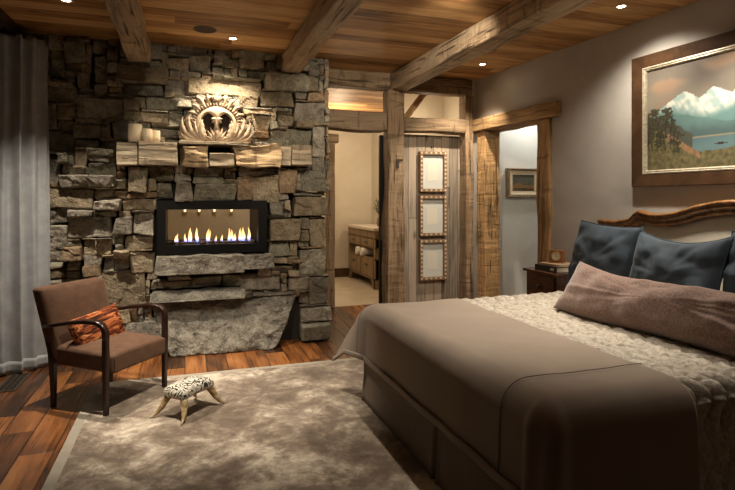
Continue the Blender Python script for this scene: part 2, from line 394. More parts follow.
# hall beyond the doorway
sbox('wall_hall_back', M['hall'], 3.62, 5.7, 6.38, 6.5, 0, CZ)
sbox('wall_hall_right', M['hall'], 5.6, 5.7, 3.9, 6.38, 0, CZ)
sbox('wall_hall_front', M['hall'], 3.85, 5.6, 3.85, 3.95, 0, CZ)
# wall behind the chimney, with the tunnel of the see-through fire
FX0, FX1, FZ0, FZ1 = -.25, .80, .965, 1.485
m = MB(); m.box(-1.9, FX0, 5.745, 6.4, 0, CZ); m.box(FX1, 1.42, 5.745, 6.4, 0, CZ); m.box(FX0, FX1, 5.745, 6.4, 0, FZ0); m.box(FX0, FX1, 5.745, 6.4, FZ1, CZ)
struct(m.build('wall_back', M['mortar']))
m = MB(); m.box(-1.9, FX0, 6.401, 6.43, 0, CZ); m.box(FX1, 1.40, 6.401, 6.43, 0, CZ); m.box(FX0, FX1, 6.401, 6.43, 0, FZ0); m.box(FX0, FX1, 6.401, 6.43, FZ1, CZ)
struct(m.build('wall_bathroom_near', M['bath']))
sbox('wall_bathroom_back', M['bath'], -1.9, 3.7, 10.1, 10.2, 0, CZ)
sbox('wall_bathroom_left', M['bath'], -1.9, -1.8, 6.43, 10.1, 0, CZ)
sbox('wall_bathroom_right', M['bath'], 3.52, 3.62, 6.5, 10.1, 0, CZ)
sbox('baseboard_bathroom', M['frame'], -1.8, 3.52, 10.07, 10.1, 0, .17)
# partition of old barn boards beside the posts
sbox('wall_partition', M['barn'], 2.52, 3.38, 6.2, 6.28, 0, 2.32)
sbox('wall_closet', M['bath'], 2.68, 3.52, 6.95, 7.03, 0, CZ)

def timber(args, mat, label, cat='beam', name='ceiling_beam', group=None, **k):
    o = rough_box(*args, **k).build(name, mat); tag(o, label, cat, group); return o
bk = dict(b=.02, step=.06, amp=.010, sc=2.2)
timber((-.525, -.325, -1.5, 5.66, 2.84, CZ - .004), M['beam_y'], 'rough grey-brown ceiling beam over the candles, leftmost of three', seed=1, **bk)
timber((.955, 1.150, -1.5, 5.68, 2.84, CZ - .004), M['beam_y'], 'notched ceiling beam meeting the stone chimney right of the carved crest', seed=2, **bk)
o = timber((2.33, 2.56, -1.5, 6.04, 2.83, CZ - .004), M['beam_y'], 'long hewn ceiling beam resting on the tall doorway post', seed=3, **bk)
for v in o.data.vertices: v.co.x += (6.04 - v.co.y) * .022
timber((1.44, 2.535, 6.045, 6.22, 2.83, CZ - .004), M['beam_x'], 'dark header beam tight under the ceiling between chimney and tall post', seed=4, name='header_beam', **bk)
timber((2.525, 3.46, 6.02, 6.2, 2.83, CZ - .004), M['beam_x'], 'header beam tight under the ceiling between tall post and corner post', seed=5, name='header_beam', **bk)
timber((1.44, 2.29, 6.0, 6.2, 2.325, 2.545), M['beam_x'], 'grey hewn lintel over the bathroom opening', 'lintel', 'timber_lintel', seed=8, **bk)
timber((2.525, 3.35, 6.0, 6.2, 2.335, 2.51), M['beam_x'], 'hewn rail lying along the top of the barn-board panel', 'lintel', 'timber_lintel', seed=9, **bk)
timber((2.295, 2.52, 6.0, 6.2, 0, 2.835), M['post'], 'tall weathered square post between bathroom opening and barn-board panel', 'post', 'timber_post', seed=10, b=.02, step=.06, amp=.010, sc=2.5)
timber((3.36, 3.47, 6.02, 6.2, 0, 2.828), M['post'], 'slim weathered post in the corner beside the framed pictures', 'post', 'timber_post', seed=11, b=.015, step=.06, amp=.006, sc=2.5)
timber((1.86, 1.97, 7.2, 7.32, 0, 2.30), M['post'], 'narrow timber doorpost just inside the bathroom beside the chimney', 'post', 'timber_post', seed=12, b=.01, step=.08, amp=.004, sc=2.5)
timber((1.82, 2.02, 7.19, 7.33, 2.30, 2.42), M['beam_x'], 'short timber block capping the narrow bathroom doorpost', 'beam', 'timber_block', seed=14, b=.01, step=.05, amp=.005, sc=3)
br = rough_box(-.035, .035, -.04, .04, 0, .75, .01, .05, .004).build('diagonal_brace', M['door_z'])
br.location = (2.56, 6.32, 2.42); br.rotation_euler = (0, math.radians(38), 0); tag(br, 'diagonal timber brace showing in the gap above the barn-board panel', 'brace')
# sliding door edge
t = thing('pocket_door', 'dark door edge standing beside the tall post in the bathroom opening', 'door', (2.325, 6.24, 0))
MB().box(-.055, .02, -.02, .02, .02, 2.3, .004).build('door_panel', M['black'], t); 
MB().box(-.045, -.02, -.028, -.02, 1.0, 1.18, .003).build('door_pull', M['iron'], t)

# ---------------------------------------------------------------- ceiling fixtures
def downlight(x, y, label):
    t = thing('downlight', label, 'light', (x, y, CZ), 0, 'recessed ceiling downlights')
    a = lathe([(.032, .0), (.032, -.006), (.052, -.006), (.055, -.002), (.055, 0)], 24); a.f = a.f[:-2]; a.mi = a.mi[:-2]; a.build('trim_ring', M['white'], t, True)
    lathe([(.001, -.001), (.031, -.001), (.031, -.003), (.001, -.0035)], 20).build('lens', M['lamp'], t)
    return t
downlight(.43, 5.22, 'lit downlight in the plank ceiling above the mantel')
downlight(-.86, 4.63, 'lit downlight at the top edge above the armchair and curtain')
downlight(3.17, 5.31, 'lit downlight in the ceiling near the timber doorway')
downlight(3.26, 3.37, 'lit downlight in the ceiling nearest the mountain painting')
t = thing('ceiling_speaker', 'round dark speaker grille set flush in the plank ceiling', 'speaker', (.17, 5.03, CZ))
lathe([(.085, -.001), (.085, -.006), (.001, -.008)], 32).build('grille', M['speaker'], t)
a = lathe([(.086, 0), (.086, -.007), (.1, -.006), (.102, 0)], 32); a.f = a.f[:-2]; a.mi = a.mi[:-2]; a.build('rim', M['iron'], t, True)

# ================================================================= stone fireplace
fp = thing('stone_fireplace', 'ledge-stone fireplace wall with a see-through linear gas fire', 'fireplace', (0, 5.7, 0))
STONES = """-118,257,-104,265,0;-123,240,-97,255,0;-123,214,-113,239,0;-112,227,-97,239,0;-97,247,-83,255,0;-82,247,-70,260,0;-95,225,-57,247,0;-113,214,-99,224,0;-99,207,-76,220,2;-76,209,-67,223,0;-66,207,-51,224,0;-123,194,-99,213,0;-99,199,-77,207,0;-76,198,-62,207,0;-69,252,-57,258,0;-60,246,-47,251,0;-56,236,-41,245,2;-56,226,-41,236,0;-61,264,-16,281,2;-57,250,-19,263,0;-17,278,4,292,0;5,279,26,293,0;-14,271,15,278,1;-18,253,1,269,0;3,256,76,273,0;26,276,38,286,0;38,273,46,285,0;16,272,26,277,0;-37,238,-7,250,0;-19,250,-10,255,2;-10,249,10,253,0;-7,240,6,249,2;-41,226,-15,236,0;-14,221,-1,236,0;-31,222,-14,226,1;-42,213,-31,225,0;-31,211,-5,221,0;-19,206,-5,210,0;-8,293,27,298,0;28,288,44,297,0;52,285,80,297,0;36,285,52,295,0;80,285,93,297,0;44,274,51,284,0;52,275,61,284,0;61,280,83,284,0;62,275,78,279,0;78,265,125,281,2;53,245,73,258,0;74,246,109,265,0;110,256,123,265,1;124,256,143,266,0;56,239,87,245,0;89,242,102,246,2;109,234,143,254,0;91,226,108,240,0;65,221,84,239,0;84,223,91,233,2;109,226,128,233,3;66,214,82,220,3;84,205,127,225,0;129,204,145,231,0;-122,165,-110,192,0;-110,184,-101,193,3;-99,181,-87,198,0;-109,172,-87,181,0;-87,191,-63,198,3;-86,172,-61,186,1;-109,161,-64,172,3;-121,143,-81,161,0;-120,128,-104,143,0;-103,134,-81,141,3;-80,140,-58,150,3;-57,140,-49,150,0;-78,134,-62,139,2;-61,133,-49,140,1;-48,116,-27,139,2;-104,113,-66,133,0;-120,92,-104,128,0;-52,157,-33,183,3;-65,161,-53,171,0;-65,151,-51,160,0;-65,107,-56,117,0;-56,101,-28,116,0;-26,151,-11,168,0;-32,169,-11,182,0;-10,148,7,169,2;8,149,50,167,1;-50,140,-27,152,0;52,149,66,175,0;66,148,92,175,0;93,158,110,183,2;116,160,145,181,0;108,132,145,155,2;84,133,98,150,0;98,139,105,150,2;99,132,107,139,0;84,108,115,131,2;116,118,125,131,1;116,106,125,117,2;126,99,145,130,0;82,90,105,107,0;105,89,114,106,0;115,70,146,98,0;101,83,117,88,3;86,75,107,82,1;103,53,125,69,0;126,39,147,69,1;115,19,148,35,2;116,0,148,19,3;95,53,103,62,0;71,72,85,79,2;54,55,95,72,0;-50,80,-29,100,0;-35,72,-26,79,0;-16,70,5,75,1;-31,64,7,70,0;9,62,34,74,0;35,61,54,74,0;-75,48,-36,80,1;-107,92,-92,106,3;-92,78,-75,88,1;-119,76,-105,86,0;-119,87,-107,92,0;-105,77,-93,84,0;-90,88,-75,98,0;-74,81,-64,97,0;-64,94,-50,103,3;-92,98,-66,113,0;-104,107,-93,113,0;-66,32,-49,45,2;116,38,126,53,0;-61,184,-52,191,0"""
def stones():
    U0, U1, V1 = -176, 148, 303; W, H = (U1 - U0) // 2, 152
    occ = [[0] * W for _ in range(H)]
    def mark(a, b, c, d, fill=1):
        for j in range(max(0, int(b // 2)), min(H, int(math.ceil(d / 2)))):
            for i in range(max(0, int((a - U0) // 2)), min(W, int(math.ceil((c - U0) / 2)))): occ[j][i] = fill
    L = []
    for s in STONES.split(';'):
        a, b, c, d, p = [int(q) for q in s.split(',')]; L.append((a, b, c, d, p)); mark(a + 1, b + 1, c - 1, d - 1)
    mark(-27, 96, 81, 149); mark(-27, 73, 86, 99); mark(-31, 52, 55, 62); mark(-14, 2, 90, 50); mark(-30, 34, 110, 50); mark(80, 0, 114, 46)
    mark(-60, 184, 124, 204)
    rnd = random.Random(11)
    for j in range(H):
        for i in range(W):
            if occ[j][i]: continue
            mw = rnd.choice((6, 9, 12, 15, 19, 24)); k = i
            while k < W and not occ[j][k] and k - i < mw: k += 1
            if k < W and 0 < W - k < 4:
                while k < W and not occ[j][k]: k += 1
            mh = rnd.choice((3, 4, 6, 8, 10)); h = j + 1
            while h < H and h - j < mh and all(not occ[h][q] for q in range(i, k)): h += 1
            for y in range(j, h):
                for x in range(i, k): occ[y][x] = 2
            if (k - i) >= 2 and (h - j) >= 1: L.append((U0 + i * 2, j * 2, U0 + k * 2, h * 2, rnd.choice((0, 0, 0, 1, 1, 2))))
    P = MB()
    for n, (a, b, c, d, p) in enumerate(L):
        a, b, c, d = a / 100, b / 100, c / 100, d / 100
        if c - a < .02 or d - b < .012: continue
        r = random.Random(n * 17 + 3)
        pr = {0: .03, 1: .06, 2: .10, 3: .15}[p] + r.uniform(-.018, .02)      # how far the stone stands out
        if d > 2.80: pr = max(.03, pr)
        g = .0025; hx, hz = (c - a) / 2 - g, (d - b) / 2 - g; hy = (pr + .06) / 2
        bb = min(.013, hx * .5, hz * .5)
        v, f = rbox((hx, hy, hz), bb, .017 if hx * hz > .0012 else .012, 1)
        cx, cz, cy = (a + c) / 2, (b + d) / 2, .04 - hy
        jit = [(r.uniform(-1, 1), r.uniform(-1, 1)) for _ in range(4)]; ja = min(.02, hx * .26, hz * .3)
        tx, tz = r.uniform(-.022, .022), r.uniform(-.03, .018)
        off = Vector((r.uniform(0, 90), r.uniform(0, 90), r.uniform(0, 90)))
        shelf = r.uniform(-.3, .35)
        out = []
        for x, y, z in v:
            s, q = (x / hx + 1) / 2, (z / hz + 1) / 2
            w = [(1 - s) * (1 - q), s * (1 - q), s * q, (1 - s) * q]
            X = x + sum(w[k] * jit[k][0] for k in range(4)) * ja; Z = z + sum(w[k] * jit[k][1] for k in range(4)) * ja
            front = clamp((hy - y) / (2 * hy), 0, 1)
            Y = y + (tx * x / hx + tz * z / hz) * front
            Pn = Vector((X + cx, 0, Z + cz)) + off
            nn = noise.noise(Pn * 9) * .9 + noise.noise(Pn * 24) * .55 + noise.noise(Pn * 55) * .25
            cleft = noise.noise(Pn * 6 + Vector((0, 9, 0)))
            Y += front * (-nn * .013 - (.012 if cleft > .12 else 0))
            e = noise.noise(Vector((X * 22, Z * 22, n)))
            X += e * .004 * (1 if abs(x) > hx - bb * 1.2 else 0) * (1 if x > 0 else -1); Z += noise.noise(Vector((X * 18, 5, Z * 18 + n))) * .006 * (1 if abs(z) > hz - bb * 1.2 else 0)
            out.append((X + cx, Y + cy, Z + cz))
        k = r.random(); br = r.uniform(.6, 1.15)
        tint = (1.0, .98, .95) if k < .45 else ((1.1, .98, .80) if k < .75 else ((.90, .92, .84) if k < .92 else (1.12, .88, .66)))
        P.add(out, f, 0, tuple(br * q for q in tint))
    P.build('stone_facing', M['stone'], fp)
stones()
def boulder(name, fnx, z0, z1, y0, y1, nx, nzs, amp, sc, seed, slope, label=None):
    # a block from its plan: fnx(z) gives left and right ends
    x00, x11 = -1, 1
    v, f = rbox((1, 1, 1), .08, 2 / 60, 2); out = []
    hx = 1
    for x, y, z in v:
        q = (z + 1) / 2; a, b = fnx(q); X = lerp(a, b, (x + 1) / 2); s = (y + 1) / 2
        Z = lerp(z0, z1, q); Yf = y0 + slope(q, (x + 1) / 2); Y = lerp(Yf, y1, s)
        p = Vector((X, Y, Z)) + Vector((seed * 5.3, 0, seed * 2.1))
        n1 = noise.noise(p * sc) + .55 * noise.noise(p * sc * 2.3) + .3 * noise.noise(p * sc * 5.5) + .16 * noise.noise(p * sc * 12)
        rd = abs(noise.noise(p * sc * 1.4 + Vector((5, 5, 5))))
        fr = 1 - s * .8
        Y -= (n1 * amp - rd * amp * .8) * fr
        Z += (noise.noise(p * 7 + Vector((3, 1, 8))) * .018 + noise.noise(p * 22) * .006) * (1 if z > -.9 else 0)
        X += noise.noise(p * 6 + Vector((11, 1, 8))) * .022
        out.append((X, Y, Z))
    m = MB(); m.add(out, f); o = m.build(name, M['boulder'], fp)
    if label: o['label'] = label
    return o
def blx(q): return (lerp(-.13, -.30, min(1, q * 1.2)) + .0, lerp(.84, 1.12, q ** .8))
boulder('hearth_boulder', blx, 0.004, .50, -.26, .03, 60, 30, .06, 3.0, 2, lambda q, s: .19 * q ** 1.6 + .05 * (1 - s) * q - .05 * s * (1 - q), 'huge rough-hewn grey boulder at floor level')
boulder('hearth_slab', lambda q: (-.265, .56), .775, .955, -.23, .03, 60, 14, .018, 5, 5, lambda q, s: .02 * q)
boulder('hearth_slab', lambda q: (.50, .87), .80, .945, -.20, .03, 60, 14, .018, 5, 9, lambda q, s: .03 * q)
boulder('hearth_ledge', lambda q: (-.31, .57), .515, .605, -.21, .03, 60, 14, .014, 5, 7, lambda q, s: .05 * q)
boulder('hearth_ledge', lambda q: (-.62, -.12), .10, .32, -.17, .03, 60, 14, .02, 5, 12, lambda q, s: .05 * q)
# fire
fb = MB()
y0, y1 = -.085, -.03
G0, G1, H0, H1 = -.178, .716, 1.055, 1.405
for a in ((FX0 - .008, G0, y0, .69, FZ0, FZ1 + .01), (G1, FX1 + .008, y0, .69, FZ0, FZ1 + .01), (G0, G1, y0, .69, FZ0, H0), (G0, G1, y0, .69, H1, FZ1 + .01)): fb.box(*a)
fr = fb.build('firebox', M['black'], fp)
MB().box(G0, G1, -.06, -.057, H0, H1).build('glass_pane', M['glass'], fr)
MB().box(G0, G1, .66, .663, H0, H1).build('glass_pane', M['glass'], fr)
pb = MB(); rr = random.Random(5)
for i in range(150):
    x = rr.uniform(G0 + .02, G1 - .02); y = rr.uniform(.03, .28); r = rr.uniform(.008, .02)
    v, f = rbox((r * 1.4, r, r * .7), r * .6, None, 2); R = Matrix.Rotation(rr.uniform(0, 3), 4, 'Z')
    pb.add([R @ Vector(q) + Vector((x, y, H0 + .006)) for q in v], f)
pb.build('firebed', M['pebble'], fr, True)['kind'] = 'stuff'
M['flame_mix'] = None
t = NT('gas_flame'); z = t.sep(t.tc.outputs['Generated'])[2]
cc = t.ramp(z, [(0, (.12, .22, 1)), (.22, (.45, .4, .8)), (.4, (1, .62, .25)), (1, (1, .5, .14))]); t.l.new(cc, t.b.inputs['Emission Color'])
t.b.inputs['Emission Strength'].default_value = 3.2; t.col((0, 0, 0)); M['flame_mix'] = t.m
for fx, ft in ((140, 238), (145, 225), (195, 225), (219, 190), (229, 205), (265, 190), (327, 198), (336, 205), (380, 240), (417, 235), (463, 197), (485, 205), (495, 228), (527, 198), (545, 210), (552, 192), (588, 192)):
    px = 150 + fx / 5.88; X = -.185 + (px - 165) * .00967 + .012; h = (278 - ft) / 5.88 * .0103
    rad = .006 + h * .07; lean = rr.uniform(-.012, .012)
    prof = [(.25, 0), (.8, .1), (1, .25), (.85, .45), (.5, .7), (.22, .87), (.03, 1)]
    m = MB(); m = tube([(X + lean * q * q * 2 + .004 * math.sin(q * 7 + fx), .13 + rr.uniform(-.0, .0), H0 + .008 + h * q) for _, q in prof], [rad * p for p, _ in prof], 8)
    m.build('flame', M['flame_mix'], fr, True)
# timber mantel: weathered corbel blocks
def mblock(x0, x1, z0, z1, yf, mat, amp, seed, layers=0):
    m = rough_box(x0, x1, yf, .02, z0, z1, .010, .02, amp, 6, seed)
    if layers:
        out = []
        for x, y, z in m.v:
            s = noise.noise(Vector((x * .8 + seed, 0, z * 26))) * .018 + noise.noise(Vector((x * 5, seed, z * 60))) * .006
            out.append((x, y - s * clamp(-y / .15, 0, 1), z))
        m.v = out
    return m.build('mantel_block', mat, fp)
mblock(-.598, -.418, 1.825, 2.03, -.27, M['mantel'], .004, 1, 1)
mblock(-.412, -.066, 1.83, 2.045, -.29, M['mantel'], .004, 2, 1)
mblock(-.035, .215, 1.83, 2.028, -.28, M['mantel_o'], .022, 3, 1)
mblock(.222, .46, 1.83, 1.955, -.292, M['mantel'], .005, 4, 1)
mblock(.46, .90, 1.845, 2.045, -.29, M['mantel_o'], .022, 6, 1)
mblock(.89, 1.035, 1.85, 2.055, -.24, M['mantel'], .006, 7, 1)
mblock(1.04, 1.245, 1.855, 2.07, -.25, M['mantel'], .005, 8, 1)
rough_box(-.055, .60, -.30, .02, 2.034, 2.066, .006, .03, .003, 5, 9).build('mantel_shelf', M['mantel'], fp)

# ---------------------------------------------------------------- candles
def candle(x, y, r, h, z, label):
    t = thing('pillar_candle', label, 'candle', (x, y, z), 0, 'pillar candles on the mantel')
    m = lathe([(r, 0), (r * 1.005, h * .5), (r, h - .006), (r * .96, h), (r * .55, h - .004), (r * .1, h - .006)], 24); m.build('wax', M['wax'], t, True)
    tube([(0, 0, h - .008), (.001, 0, h + .006), (.004, 0, h + .012)], .0012, 6).build('wick', M['wick'], t)
candle(-.445, 5.49, .062, .165, 2.046, 'tall fat cream pillar candle, leftmost on the mantel')
candle(-.335, 5.47, .045, .12, 2.049, 'medium cream pillar candle in the middle of the trio')
candle(-.262, 5.52, .038, .112, 2.050, 'smallest cream pillar candle nearest the carved crest')
# ---------------------------------------------------------------- carved crest
cr = thing('carved_crest', 'carved wooden crest with a crown of leaves and two dark openings', 'carving', (.295, 5.52, 2.068))
def leaf3(path, w, th=.014, ridge=.012, lobes=0, lift=0.0, y0=0.0, n=18):
    """leaf lying in the x-z plane along path (list of (x,z)), rounded front towards -y, lobed edge"""
    pts = []
    for i in range(n + 1):
        t = i / n * (len(path) - 1); k = min(int(t), len(path) - 2); f = t - k
        p0, p1, p2, p3 = path[max(k - 1, 0)], path[k], path[k + 1], path[min(k + 2, len(path) - 1)]
        pts.append([.5 * ((2 * p1[q]) + (-p0[q] + p2[q]) * f + (2 * p0[q] - 5 * p1[q] + 4 * p2[q] - p3[q]) * f * f + (-p0[q] + 3 * p1[q] - 3 * p2[q] + p3[q]) * f ** 3) for q in (0, 1)])
    vs = []; R = 7
    for i, p in enumerate(pts):
        a, b = pts[max(i - 1, 0)], pts[min(i + 1, n)]; dx, dz = b[0] - a[0], b[1] - a[1]; l = math.hypot(dx, dz) or 1; nx, nz_ = -dz / l, dx / l
        t = i / n; ww = w * (math.sin(PI * min(1, t * .9 + .12)) ** .7) * (1 - t ** 5) + .001
        if lobes: ww *= .72 + .28 * abs(math.sin(t * lobes * PI))
        for j in range(R):
            s = j / (R - 1) * 2 - 1
            y = y0 - th - ridge * (1 - abs(s)) - .006 * math.cos(s * 3 * PI) * (1 - t) - lift * math.sin(PI * t) - lift * .6 * t
            vs.append((p[0] + nx * ww * s, y, p[1] + nz_ * ww * s))
    N = len(vs); vs += [(x, y0 + .0, z) for x, y, z in vs]
    fs = []
    for i in range(n):
        for j in range(R - 1):
            a = i * R + j; fs.append((a, a + 1, a + R + 1, a + R)); fs.append((a + N, a + R + N, a + R + 1 + N, a + 1 + N))
        fs.append((i * R, (i + 1) * R, (i + 1) * R + N, i * R + N)); fs.append((i * R + R - 1, i * R + R - 1 + N, (i + 1) * R + R - 1 + N, (i + 1) * R + R - 1))
    fs.append(tuple(j for j in range(R)) + tuple(N + j for j in reversed(range(R)))); e = n * R
    fs.append(tuple(e + j for j in reversed(range(R))) + tuple(N + e + j for j in range(R)))
    return MB().add(vs, fs)
# arched shell (the plain band over the openings), as a swept half-dome
m = MB(); n = 36; vs = []; prof = [(.205, 0), (.205, -.03), (.195, -.045), (.185, -.058), (.172, -.060), (.163, -.05), (.158, -.03), (.157, -.005)]
for i in range(n + 1):
    a = math.radians(-22 + 224 * i / n)
    for r, y in prof: vs.append((math.cos(a) * (r - .005), y, .165 + math.sin(a) * (r - .012) * .98))
k = len(prof); m.add(vs, [(i * k + j, i * k + j + 1, (i + 1) * k + j + 1, (i + 1) * k + j) for i in range(n) for j in range(k - 1)])
m.build('arch_band', M['carve'], cr, True)
# brow between the openings
def brow(u, v):
    x = lerp(-.155, .155, u); a = abs(x); zb = .205 + .058 * math.sin(PI * clamp(a / .155, 0, 1)) ** .8 + .03 * a / .155
    zt = .165 + math.sqrt(max(0, .172 ** 2 - x * x)) * .98
    z = lerp(zb, max(zt, zb + .004), v); return (x, -.030 - .040 * math.sin(PI * (.12 + .76 * v)) ** .6 * (1 - (a / .175) ** 4), z)
o = grid(brow, 50, 12).build('brow', M['carve'], cr, True); solid(o, .02, -1)
MB().box(-.19, .19, -.012, .004, .02, .33, .004).build('shade_board', M['hole'], cr)  # board coloured near-black as the shade inside the openings
m = MB()
for i in range(27):                                     # the fluted ring
    a = math.radians(-8 + 196 * i / 26); c, s_ = math.cos(a), math.sin(a)
    m.merge(leaf3([(c * .192, .165 + s_ * .182), (c * .218, .165 + s_ * .208), (c * .250, .165 + s_ * .238)], .0078, .018, .012, n=6, lift=.016))
m.build('fluted_rim', M['carve'], cr, True)
m = MB()
for deg, r1, w_ in ((12, .285, .024), (28, .285, .026), (43, .305, .028), (58, .325, .030), (73, .330, .030), (107, .330, .030), (122, .325, .030), (137, .305, .028), (152, .285, .026), (168, .285, .024)):
    a = math.radians(deg); c, s_ = math.cos(a), math.sin(a); k_ = .03 * (1 if deg < 90 else -1) * (1 if deg not in (73, 107) else .3)
    w_ *= .8; m.merge(leaf3([(c * .22, .165 + s_ * .21), (c * (r1 - .04) - k_ * .1, .165 + s_ * (r1 - .04)), (c * r1 + k_ * .6, .165 + s_ * r1 - .01)], w_, .012, .014, 3, .018, n=14))
m.build('crown_leaves', M['carve'], cr, True)
m = MB()
for dx, w_, top in ((0, .026, .505), (-.03, .017, .47), (.03, .017, .47), (-.052, .014, .435), (.052, .014, .435)):
    m.merge(leaf3([(dx * .3, .385), (dx * .8, .43), (dx * 1.4, top)], w_, .02, .016, 2, .02, n=12))
m.build('finial', M['carve'], cr, True)
# nose ornament
m = MB()
for a_ in (-105, -60, -22, 22, 60, 105):
    a = math.radians(a_ - 90); m.merge(leaf3([(0, .222), (math.cos(a) * .026, .215 + math.sin(a) * .026), (math.cos(a) * .056, .215 + math.sin(a) * .050)], .019, .072, .016, n=8))
m.build('nose_leaf', M['carve'], cr, True)
m = MB()
for q in (-1, 1):
    for x1, z1, x2, z2, w_ in ((.012, .09, .022, .175, .020), (.032, .08, .060, .150, .020), (.05, .06, .092, .118, .018), (.055, .035, .115, .065, .016)):
        m.merge(leaf3([(q * .006, .01), (q * x1, z1 * .8), (q * x2, z2)], w_, .03, .014, 0, .02, n=12))
m.merge(leaf3([(0, .235), (0, .17), (0, .10)], .022, .045, .02, 0, .02, n=12)); m.merge(leaf3([(0, .01), (0, .08), (0, .165)], .020, .040, .016, 0, .02, n=12)); m.build('palmette', M['carve'], cr, True)
for q in (-1, 1):
    m = MB()
    m.merge(leaf3([(q * .05, .01), (q * .115, .04), (q * .142, .10), (q * .145, .18), (q * .125, .225)], .042, .028, .020, 5, .02, n=28))
    m.build('cheek_leaf', M['carve'], cr, True)
    m = MB()
    for pts, w_ in (([(.10, .01), (.19, .05), (.25, .13), (.262, .22), (.235, .27)], .028), ([(.12, .008), (.23, .04), (.30, .10), (.325, .18), (.31, .245)], .026),
                    ([(.14, .006), (.25, .022), (.32, .06), (.345, .12)], .022), ([(.12, .01), (.18, .08), (.205, .16), (.20, .22)], .020)):
        m.merge(leaf3([(q * x, z) for x, z in pts], w_, .018, .02, 6, .022, n=30))
    m.merge(tube([(q * (.318 + .026 * (1 - t / 14) * math.cos(t * .75)), -.02, .028 + .026 * (1 - t / 14) * math.sin(t * .75)) for t in range(12)], [.010 - .0004 * t for t in range(12)], 8))
    m.build('side_acanthus', M['carve'], cr, True)
rough_box(-.335, .335, -.045, .0, 0, .016, .004, .05, .001).build('base', M['carve'], cr)

# ---------------------------------------------------------------- curtain and floor register
path = [(-1.20, 5.56), (-1.225, 5.45), (-1.33, 5.37), (-1.50, 5.30), (-1.64, 5.2), (-1.70, 5.0), (-1.71, 4.7)]
def cpath(t):
    q = t * (len(path) - 1); k = min(int(q), len(path) - 2); f = q - k; return Vector((lerp(path[k][0], path[k + 1][0], f), lerp(path[k][1], path[k + 1][1], f), 0)), (Vector((*path[k + 1], 0)) - Vector((*path[k], 0))).normalized()
def cfn(u, v):
    p, d = cpath(u); nrm = Vector((-d.y, d.x, 0)); z = lerp(.012, 2.925, v)
    ph = u * 2 * PI * 9.5 + .5 * math.sin(v * 3 + u * 9) + 1.2 * math.sin(u * 11)
    amp = (.030 + .016 * math.sin(u * 23)) * lerp(1.15, .75, v)
    a = amp * math.sin(ph) + .014 * noise.noise(Vector((u * 14, v * 4, 3))) + .004 * noise.noise(Vector((u * 40, v * 12, 9)))
    side = .35 * amp * math.cos(ph * 1 + .7)
    P = p + nrm * a + d * side; P.z = z + (.01 * math.sin(ph) if v == 0 else 0); return P
cu = thing('curtain', 'floor-length grey linen curtain at the left edge beside the stone wall', 'curtain', (0, 0, 0))
c1 = grid(cfn, 300, 60).build('drape', M['curtain'], cu, True); solid(c1, .004, 0)
hem = grid(lambda u, v: (lambda P: Vector((P.x, P.y, P.z)))(cfn(u, v * .035)) + Vector((.003, -.003, 0)), 300, 3).build('hem', M['curtain'], cu, True); solid(hem, .004, 0)
tube([(-1.19, 5.58, 2.915), (-1.36, 5.36, 2.915), (-1.64, 5.2, 2.915), (-1.7, 4.7, 2.915)], .006, 8).build('track', M['black'], cu)
t = thing('floor_register', 'black metal floor vent set in the boards by the curtain hem', 'vent', (-1.335, 5.11, 0))
m = MB(); m.box(-.075, .075, -.23, -.215, 0, .008); m.box(-.075, .075, .215, .23, 0, .008); m.box(-.075, -.062, -.215, .215, 0, .008); m.box(.062, .075, -.215, .215, 0, .008)
m.build('rim', M['iron'], t)
m = MB()
for i in range(22):
    y = -.205 + i * .0195
    for q in (0, 1, 2):
        x = -.055 + q * .038; m.box(x, x + .030, y, y + .008, 0, .005)
for q in range(4): m.box(-.062 + q * .039, -.056 + q * .039, -.215, .215, 0, .006)
m.build('grille', M['iron'], t)
MB().box(-.062, .062, -.215, .215, .0005, .0015).build('duct_shade', M['hole'], t)  # thin near-black sheet painted as the shade below the grille

# ---------------------------------------------------------------- rug
rg = thing('area_rug', 'large mottled taupe silk rug with a plain pale border', 'rug', (1.1, 2.75, 0))
RX0, RX1, RY0, RY1 = -1.80, 1.85, -1.95, 2.09
grid(lambda u, v: (lerp(RX0 + .06, RX1 - .06, u), lerp(RY0 + .06, RY1 - .06, v), .013 + .0015 * noise.noise(Vector((u * 60, v * 60, 0)))), 120, 120).build('pile', M['rug'], rg, True)
m = MB()
m.box(RX0, RX0 + .062, RY0, RY1, 0, .0135, .003); m.box(RX1 - .062, RX1, RY0, RY1, 0, .0135, .003); m.box(RX0 + .06, RX1 - .06, RY0, RY0 + .062, 0, .0135, .003); m.box(RX0 + .06, RX1 - .06, RY1 - .062, RY1, 0, .0135, .003)
m.build('border', M['rug_edge'], rg)

# ---------------------------------------------------------------- armchair
ch = thing('armchair', 'low brown mohair armchair with black bentwood arms, half on the rug', 'chair', (-.545, 4.49, .0), math.radians(53.1))
